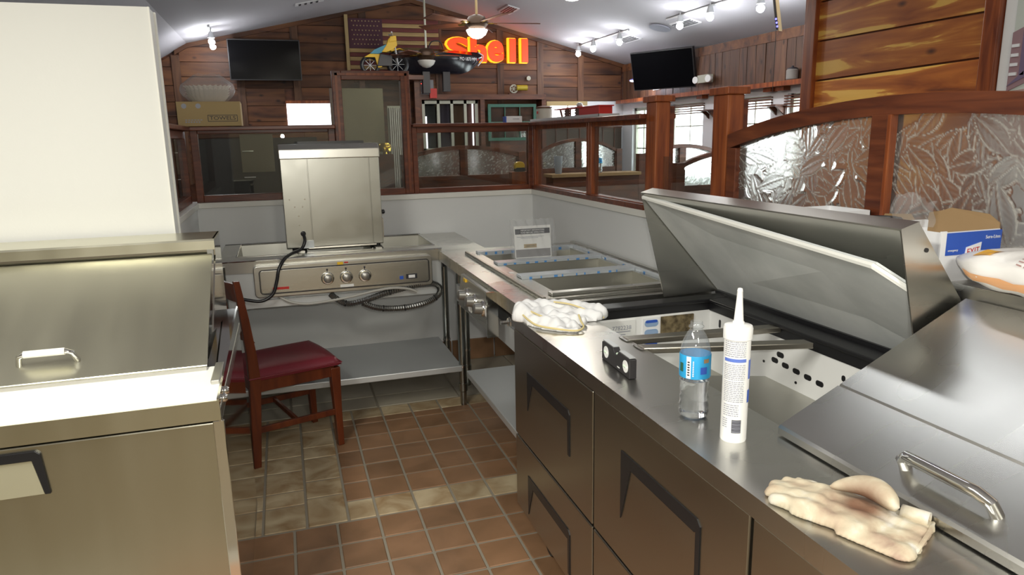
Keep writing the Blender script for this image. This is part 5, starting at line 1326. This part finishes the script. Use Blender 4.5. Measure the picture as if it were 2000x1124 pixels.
t = thing('ceiling_speaker', 'round grey ceiling speaker grille between the two right track lights', 'speaker', (4.05, 7.25, ceilz(4.05)-.014))
B().lathe([(.12, .012), (.12, .0), (.10, -.004)], (4.05, 7.25, ceilz(4.05)-.010), 28, (-.2467, 0, -.969)).build('grille', 'greyink', t)
# ---- watercraft and small motorbike on a high platform
pf = thing('display_platform', 'dark timber display platform on posts below the gable wall boat', 'platform', (1.35, 9.1, 0))
bx(.95, 8.80, 2.20, 1.72, 9.42, 2.25).build('deck', 'boothwood', pf)
for xx in (1.0, 1.66): bx(xx-.03, 8.98, 0, xx+.03, 9.04, 2.20).build('post', 'boothwood', pf)
bt_ = thing('boat', 'small black boat with white registration letters hung before the gable wall', 'boat', (2.0, 9.2, 2.28))
b = B(); n = 16; x0, x1 = 1.40, 2.58
secs = []
for i in range(n+1):
    s = i/n; x = x0+(x1-x0)*s; w_ = .17*(1-max(0, (s-.55)/.45)**2.2*.97)*(.75+.25*min(1, s/.15)); top = 2.60-.0*s-.07*max(0, s-.35)-.05*max(0, .2-s); bot = 2.30+.0+.20*max(0, (s-.72)/.28)**2+.03*(1-min(1, s/.1))
    yc = 9.26; mid = bot+(top-bot)*.55
    secs.append([(x, yc-w_*.55, bot), (x, yc+w_*.55, bot), (x, yc+w_, mid), (x, yc+w_*.9, top-.03), (x, yc, top+.02), (x, yc-w_*.9, top-.03), (x, yc-w_, mid)])
for s in secs: b.v += s
for i in range(n):
    for k in range(7): b.f.append((7*i+k, 7*i+(k+1) % 7, 7*i+7+(k+1) % 7, 7*i+7+k))
b.f.append(tuple(range(7))[::-1]); b.f.append(tuple(7*n+k for k in range(7)))
b.build('hull', mat('gloss_black', (.008, .008, .012), .18), bt_, smooth=True)
text('MO 1875 MM', 'registration', 'whiteink', bt_, (2.36, 9.10, 2.475), (1, 0.14, -.02), (0, 0.1, 1), .062, width=.23)
bx(2.485, 9.135, 2.462, 2.51, 9.141, 2.488).build('red_sticker', 'red', bt_)
B().tube([(2.50, 9.12, 2.56), (2.58, 9.19, 2.53), (2.575, 9.2, 2.48), (2.50, 9.17, 2.40)], .009, 8).build('bow_trim', 'galv', bt_, smooth=True)
B().tube(smooth_path([(1.86, 9.15, 2.60), (1.90, 9.12, 2.68), (2.0, 9.10, 2.68), (2.05, 9.15, 2.60)]), .008, 8).build('grab_handle', 'blackp', bt_, smooth=True)
bx(1.77, 9.12, 2.06, 1.86, 9.21, 2.32).build('hanger_bracket', 'blackp', bt_); bx(2.03, 9.12, 2.08, 2.12, 9.21, 2.32).build('hanger_bracket', 'blackp', bt_)
bx(1.86, 9.16, 2.0, 1.95, 9.2, 2.12).build('red_fin', 'red', bt_)
bx(1.6, 9.24, 2.25, 1.64, 9.3, 2.4).build('chock', 'boothwood', bt_)
mb = thing('dirt_bike', 'small yellow dirt bike with blue seat standing beside the black boat', 'motorbike', (1.2, 8.93, 2.25))
yy = 8.93
for cx, r in ((1.10, .12), (1.43, .135)):
    w_ = B().tube([(cx+r*.82*math.cos(2*PI*i/28), yy, 2.25+r+r*.82*math.sin(2*PI*i/28)) for i in range(28)], r*.19, 8, True).build('tyre', 'black', mb, smooth=True)
    s = B()
    for i in range(8): s.tube([(cx, yy, 2.25+r), (cx+r*.7*math.cos(PI*i/4), yy, 2.25+r+r*.7*math.sin(PI*i/4))], .003, 5)
    s.build('spokes', 'galv', w_)
def plate(P, m, nm, h=.03, y0=yy): return B().prism(P, 'y', y0-h, y0+h).build(nm, m, mb, bevel=.004)
plate([(1.03, 2.46), (1.10, 2.50), (1.24, 2.50), (1.24, 2.35), (1.19, 2.34), (1.16, 2.46)], 'yellow', 'rear_fairing')
plate([(1.10, 2.50), (1.15, 2.545), (1.30, 2.61), (1.33, 2.60), (1.28, 2.53), (1.20, 2.50)], mat('seat_blue', (.08, .3, .42), .6), 'seat', .04)
plate([(1.24, 2.52), (1.30, 2.60), (1.335, 2.68), (1.42, 2.66), (1.43, 2.60), (1.38, 2.55), (1.30, 2.52)], 'yellow', 'tank', .045)
plate([(1.33, 2.63), (1.35, 2.70), (1.42, 2.71), (1.425, 2.65)], 'yellow', 'number_plate', .05)
plate([(1.34, 2.545), (1.46, 2.57), (1.53, 2.54), (1.46, 2.56), (1.36, 2.53)], 'yellow', 'front_fender', .035)
B().tube([(1.39, yy-.03, 2.70), (1.43, yy-.03, 2.38)], .010, 8).tube([(1.39, yy+.03, 2.70), (1.43, yy+.03, 2.38)], .010, 8).tube([(1.36, yy-.11, 2.74), (1.385, yy, 2.72), (1.36, yy+.11, 2.74)], .010, 8).build('fork_and_bars', 'galv', mb, smooth=True)
plate([(1.18, 2.36), (1.36, 2.36), (1.36, 2.48), (1.22, 2.50)], 'blackp', 'engine', .05)
# ---- header, double door, side window
hdm = thing('cabinet_header', 'dark timber header board above white glazed door and green window', 'header', (2.55, 9.3, 2.0))
bx(1.76, 9.22, 1.985, 3.44, 9.46, 2.05).build('header_board', 'boothwood', hdm)
bx(1.70, 9.22, 0, 1.76, 9.46, 2.28).build('side_post', 'boothwood', hdm)
bx(2.54, 9.24, 0, 2.60, 9.46, 1.985).build('mid_post', 'boothwood', hdm)
bx(3.40, 9.24, 0, 3.46, 9.46, 2.05).build('side_post', 'boothwood', hdm)
d = thing('door_1', None, None, (2.15, 9.3, 0), kind='structure')
b = B()
for xx in (1.79, 1.985, 2.165, 2.345, 2.50): b.box(xx-.018, 9.28, .15, xx+.018, 9.32, 1.975)
for zz_ in (.15, .45, .75, 1.05, 1.35, 1.64, 1.955): b.box(1.77, 9.28, zz_-.02, 2.52, 9.32, zz_+.02)
b.build('muntin', 'offwhitewood', d)
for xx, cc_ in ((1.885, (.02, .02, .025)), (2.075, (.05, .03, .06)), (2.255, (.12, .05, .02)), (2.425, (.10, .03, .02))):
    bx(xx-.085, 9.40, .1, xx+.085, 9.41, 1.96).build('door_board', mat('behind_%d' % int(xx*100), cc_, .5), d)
bx(1.80, 9.36, 1.0, 1.845, 9.37, 1.78).box(2.455, 9.36, 1.0, 2.475, 9.37, 1.95).build('light_gap', emit('daylit_gap', (.95, .9, 1), 2.0), d)
bx(1.78, 9.296, .16, 2.51, 9.299, 1.96).build('pane', 'glass', d)
g_w = thing('green_window_frame', 'green painted window sash beside the white glazed door', 'window sash', (3.0, 9.3, 1.4))
for q in ((2.66, 1.45, 2.70, 1.93), (3.30, 1.45, 3.34, 1.93), (2.70, 1.89, 3.30, 1.93), (2.70, 1.45, 3.30, 1.49), (2.89, 1.49, 2.90, 1.89), (3.10, 1.49, 3.11, 1.89), (2.70, 1.69, 3.30, 1.70)):
    bx(q[0], 9.30, q[1], q[2], 9.33, q[3]).build('sash_bar', 'greenwood', g_w)
bx(2.69, 9.335, .2, 3.31, 9.34, 1.9).build('backing', 'boothwood', g_w); bx(2.70, 9.312, 1.49, 3.30, 9.314, 1.89).build('pane', 'glass', g_w)
# exit sign partly hidden, white panel
t = thing('wall_panel', 'square white wall panel beside the red exit letters', 'panel', (1.87, 9.42, 2.06)); bx(1.765, 9.43, 2.06, 1.965, 9.45, 2.245).build('panel_face', mat('grey_panel', (.33, .33, .36), .5), t)
t = thing('exit_sign', 'small glowing red exit letters left of the square white panel', 'exit sign', (1.80, 9.38, 2.1)); bx(1.745, 9.39, 2.09, 1.80, 9.42, 2.215).build('sign_box', 'ink', t)
text('IT', 'exit_letters', 'exit', t, (1.775, 9.388, 2.15), (1, 0, 0), (0, 0, 1), .13, width=.05)
# pulley clock and yellow tube
t = thing('pulley_wheel', 'white spoked pulley with yellow cylinder on the gable wall ledge', 'pulley', (3.06, 9.4, 2.07))
B().tube([(3.05+.05*math.cos(2*PI*i/20), 9.38, 2.13+.05*math.sin(2*PI*i/20)) for i in range(20)], .010, 6, True).build('rim', 'offwhitewood', t)
b = B()
for i in range(3): a = PI*i/3; b.tube([(3.05-.05*math.cos(a), 9.38, 2.13-.05*math.sin(a)), (3.05+.05*math.cos(a), 9.38, 2.13+.05*math.sin(a))], .006, 6)
b.build('spokes', 'offwhitewood', t)
B().cyl((3.09, 9.38, 2.145), (3.24, 9.38, 2.145), .036, 16).build('cylinder', mat('old_yellow', (.42, .32, .02), .5), t, smooth=True)
bx(2.98, 9.36, 2.055, 3.2, 9.42, 2.072).build('stand', 'boothwood', t)
t = thing('wall_gauge', 'small green and white gauge on planks under the sign', 'gauge', (3.29, 9.45, 2.25)); B().lathe([(.026, 0), (.026, .02)], (3.29, 9.47, 2.275), 16, (0, -1, 0)).build('dial', 'greenwood', t); B().lathe([(.026, 0), (.030, 0), (.030, .024), (.026, .024)], (3.29, 9.47, 2.275), 16, (0, -1, 0)).build('dial_rim', 'offwhitewood', t)
# wall lamp, thermostat and emergency lamp on the window wall
t = thing('wall_lamp', 'blue glowing barn lamp over a white notice on the window wall', 'lamp', (4.6, 8.6, 2.2))
B().lathe([(.13, 0), (.12, .01), (.05, .04), (.02, .05)], (4.52, 8.60, 2.19), 24).build('shade', mat('blue_shade', (.08, .08, .5), .4), t, smooth=True)
B().lathe([(.12, -.012), (.12, .0)], (4.52, 8.60, 2.19), 24).build('glow_ring', 'bluelamp', t)
B().tube([(4.52, 8.60, 2.24), (4.52, 8.60, 2.30), (4.72, 8.60, 2.26)], .008, 8).build('arm', 'blackp', t)
point('wall_lamp_light', (4.5, 8.58, 2.13), 4, (.85, .88, 1), .06)
t = thing('notice_frame', 'small white framed notice under the blue wall lamp', 'notice', (4.70, 8.48, 2.06)); bx(4.70, 8.38, 2.06, 4.715, 8.56, 2.2).build('frame_board', 'whitepl', t, bevel=.002); bx(4.697, 8.42, 2.10, 4.70, 8.52, 2.17).build('notice_print', 'ink', t); bx(4.695, 8.445, 2.115, 4.697, 8.495, 2.155).build('notice_inner', 'whiteink', t)
t = thing('emergency_light', 'white twin-head emergency light right of the angled television', 'emergency light', (4.66, 7.33, 2.05)); bx(4.64, 7.20, 2.06, 4.715, 7.42, 2.15).build('battery_box', 'offwhitewood', t, bevel=.006)
for yy2 in (7.19, 7.45): B().lathe([(.02, 0), (.04, .03), (.04, .06)], (4.68, yy2, 2.10), 16, (-1, -.3, 0)).build('lamp_head', 'whitepl', t, smooth=True)
t = thing('crock_jar', 'grey stoneware jar with dark lid on ledge beside the cedar wall', 'jar', (4.65, 5.80, 1.975))
B().lathe([(.045, 0), (.055, .01), (.055, .09), (.045, .10)], (4.655, 5.80, 1.975), 20).build('jar_body', mat('stoneware', (.25, .23, .21), .6), t, smooth=True); B().lathe([(.046, 0), (.046, .01), (.012, .018), (.012, .03)], (4.655, 5.80, 2.075), 20).build('jar_lid', 'ink', t)
# shelf brackets between the windows
for yb, lb in ((8.35, 'small dark bracket shelf just left of the widest visible window'), (7.24, 'small dark bracket shelf between the two wooden posts, right of the window'), (6.05, 'small dark bracket shelf right of post beside the arched partition')):
    t = thing('wall_shelf', lb, 'shelf', (4.66, yb, 1.70), 'small shelves between the dining windows')
    bx(4.60, yb-.10, 1.745, 4.74, yb+.10, 1.76).build('board', 'boothwood', t)
    for q in (-.06, .06): B().prism([(4.74, 1.745), (4.63, 1.745), (4.74, 1.66)], 'y', yb+q-.01, yb+q+.01).build('bracket', 'boothwood', t)
# hanging digital board near the top right
t = thing('hanging_monitor', 'tilted hanging monitor edge with blue indicator lights at upper right', 'monitor', (3.02, 4.0, 2.1))
B().hexa([(3.045, 3.97, 2.13), (3.065, 3.97, 2.125), (3.425, 4.40, 2.19), (3.40, 4.40, 2.195)], [(2.97, 3.97, 2.50), (2.99, 3.97, 2.50), (3.34, 4.40, 2.60), (3.32, 4.40, 2.60)]).build('housing', 'kraftlite', t)
B().hexa([(3.042, 3.965, 2.13), (3.055, 3.965, 2.13), (3.055, 3.971, 2.13), (3.042, 3.971, 2.13)], [(2.968, 3.965, 2.50), (2.985, 3.965, 2.50), (2.985, 3.971, 2.50), (2.968, 3.971, 2.50)]).build('edge_strip', 'blackp', t)
for q in range(3): B().lathe([(.006, 0), (.006, .003)], (3.044-.006*q, 3.964, 2.15+.022*q), 10, (0, -1, 0)).build('indicator', 'led', t)
B().tube([(3.0, 4.2, 2.52), (3.0, 4.2, ceilz(3.0))], .01, 8).build('hanger', 'blackp', t); B().tube([(3.05, 3.98, 2.13), (3.05, 3.98, 1.75)], .002, 5).build('pull_cord', 'blackp', t)
# ---- booths
def booth_arch_y(y, x0, x1, zb, sp, pk_, label):   # arch in plane y, built along x by swapping axes
    t, top = arch_partition(y, x0, x1, zb, sp, pk_, 'booth_partition', label, None, 11, .05, .035, res=.012, wm='boothwood', thick=.05, base=0, ln=150)
    return t
def swap(t):
    for ch_ in t.children:
        me = ch_.data; org = WL[t.name]
        for v in me.vertices:
            w_ = v.co+org; v.co = Vector((w_.y, w_.x, w_.z))
        me.flip_normals()
    t.location = (0, 0, 0); WL[t.name] = Vector((0, 0, 0))
def rebase(t, c):
    for ch_ in t.children:
        for v in ch_.data.vertices: v.co -= Vector(c)
    t.location = c; WL[t.name] = Vector(c)
def booth(y, x0, x1, zb, sp, pk_, lab, m='boothwood'):
    t = booth_arch_y(y, x0, x1, zb, sp, pk_, lab); swap(t); rebase(t, ((x0+x1)/2, y, 0))
    bx(x0, y, 0, x1, y+.05, zb).build('booth_back', m, t)
    for xx in (x0, x1): bx(xx-.035, y-.01, 0, xx+.035, y+.06, sp+.02).build('booth_post', 'boothwood', t)
    bx(x0+.04, y-.46, .0, x1-.04, y-.01, .42).build('seat_box', 'boothwood', t)
    bx(x0+.04, y-.48, .42, x1-.04, y-.01, .50).build('seat_cushion', 'greentop', t, bevel=.01)
    return t
booth(6.4, 1.05, 2.15, 1.12, 1.34, 1.43, 'booth partition with long low arch of leaf glass behind the back right pane')
booth(7.6, 2.75, 3.75, 1.10, 1.32, 1.47, 'dark booth partition with leaf-glass arch behind the water bottle at far right')
booth(6.1, 3.25, 4.15, 1.10, 1.30, 1.40, 'dark booth partition with leaf-glass arch seen between the two posts')
booth(5.0, 3.0, 3.9, 1.05, 1.25, 1.36, 'dark booth partition with leaf-glass arch nearest, seen over the low glass screen')
dv = thing('bar_counter', 'low wooden divider counter with pale top carrying cup and bottle', 'counter', (2.75, 6.05, 0))
bx(2.28, 5.92, 0, 3.12, 6.10, 1.135).build('counter_body', 'boothwood', dv); bx(2.26, 5.90, 1.135, 3.14, 6.12, 1.165).build('counter_top', 'kraft', dv, bevel=.004)
t = thing('plastic_cup', 'tall clear plastic cup on the divider counter behind the corner pane', 'cup', (2.36, 6.0, 1.165))
B().lathe([(.028, 0), (.030, .003), (.040, .155), (.041, .158), (.039, .157), (.028, .006), (.001, .005)], (2.36, 6.0, 1.165), 24).build('cup_wall', thin_glass('frosted_cup', (.75, .78, .82), .1, haze=.25), t, smooth=True)
bottle(2.76, 6.0, 1.165, 'water_bottle', 'small capped water bottle on the divider counter seen through the glazing', .88, .09)
cpx = [o for o in bpy.data.objects if o.name.startswith('water_bottle') and o.parent is None][-1]
B().lathe([(.0165, 0), (.0165, .014)], (2.76, 6.0, 1.165+.193), 16).build('bottle_cap', 'whitepl', cpx, smooth=True)
wt = thing('worktop_island', 'dark green topped low counter behind the back right pane', 'counter', (1.3, 5.6, 0))
bx(.2, 5.2, 0, 2.0, 5.75, 1.0).build('island_body', 'boothwood', wt); bx(.18, 5.18, 1.0, 2.02, 5.77, 1.04).build('island_top', 'greentop', wt, bevel=.004)
t = thing('drinks_cabinet', 'tall dark cabinet with steel handles behind the left back pane', 'cabinet', (-.1, 6.6, 0))
bx(-.65, 6.4, 0, .30, 6.70, 1.53).build('cabinet_body', mat('dark_cabinet', (.03, .022, .024), .4), t, bevel=.005)
bx(-.32, 6.385, 1.25, -.06, 6.40, 1.56).build('cream_panel', mat('cream_door', (.22, .19, .13), .5), t)
for z_ in (1.42, 1.205): bx(-.31, 6.375, z_, -.22, 6.385, z_+.008).build('pull_handle', 'chrome', t)
t = thing('brass_bell', 'round brass bell lamp behind the tall glass panel', 'bell', (.93, 6.9, 1.3)); B().lathe([(.015, -.05), (.06, -.045), (.065, 0), (.05, .03), (.045, .035)], (.95, 6.95, 1.43), 20).build('bell_body', 'brass', t, smooth=True)
bx(.88, 6.88, 0, 1.02, 7.02, 1.36).build('bell_stand', 'boothwood', t); B().lathe([(.02, 0), (.02, .02)], (.95, 6.95, 1.36), 12).build('bell_foot', 'brass', t)
t = thing('corrugated_column', 'ribbed pale metal column seen through the tall glass panel', 'column', (1.12, 7.0, 0)); b = B()
for k in range(9): b.cyl((1.05+.02*k, 7.2, 0), (1.05+.02*k, 7.2, 1.80), .011, 8)
b.build('ribbed_sheet', mat('zinc', (.45, .42, .38), .5, .5), t); bx(1.03, 7.21, 0, 1.23, 7.24, 1.82).build('column_core', 'offwhitewood', t)
t = thing('display_board', 'pale olive panel board behind the tall glass panel', 'board', (.75, 7.4, 0)); bx(.62, 7.4, 0, 1.02, 7.44, 2.0).build('board_face', mat('olive_board', (.24, .21, .13), .7), t)
bx(.5, 7.38, 0, .62, 7.44, 2.0).build('edge_board', mat('taupe_board', (.17, .13, .1), .7), t)
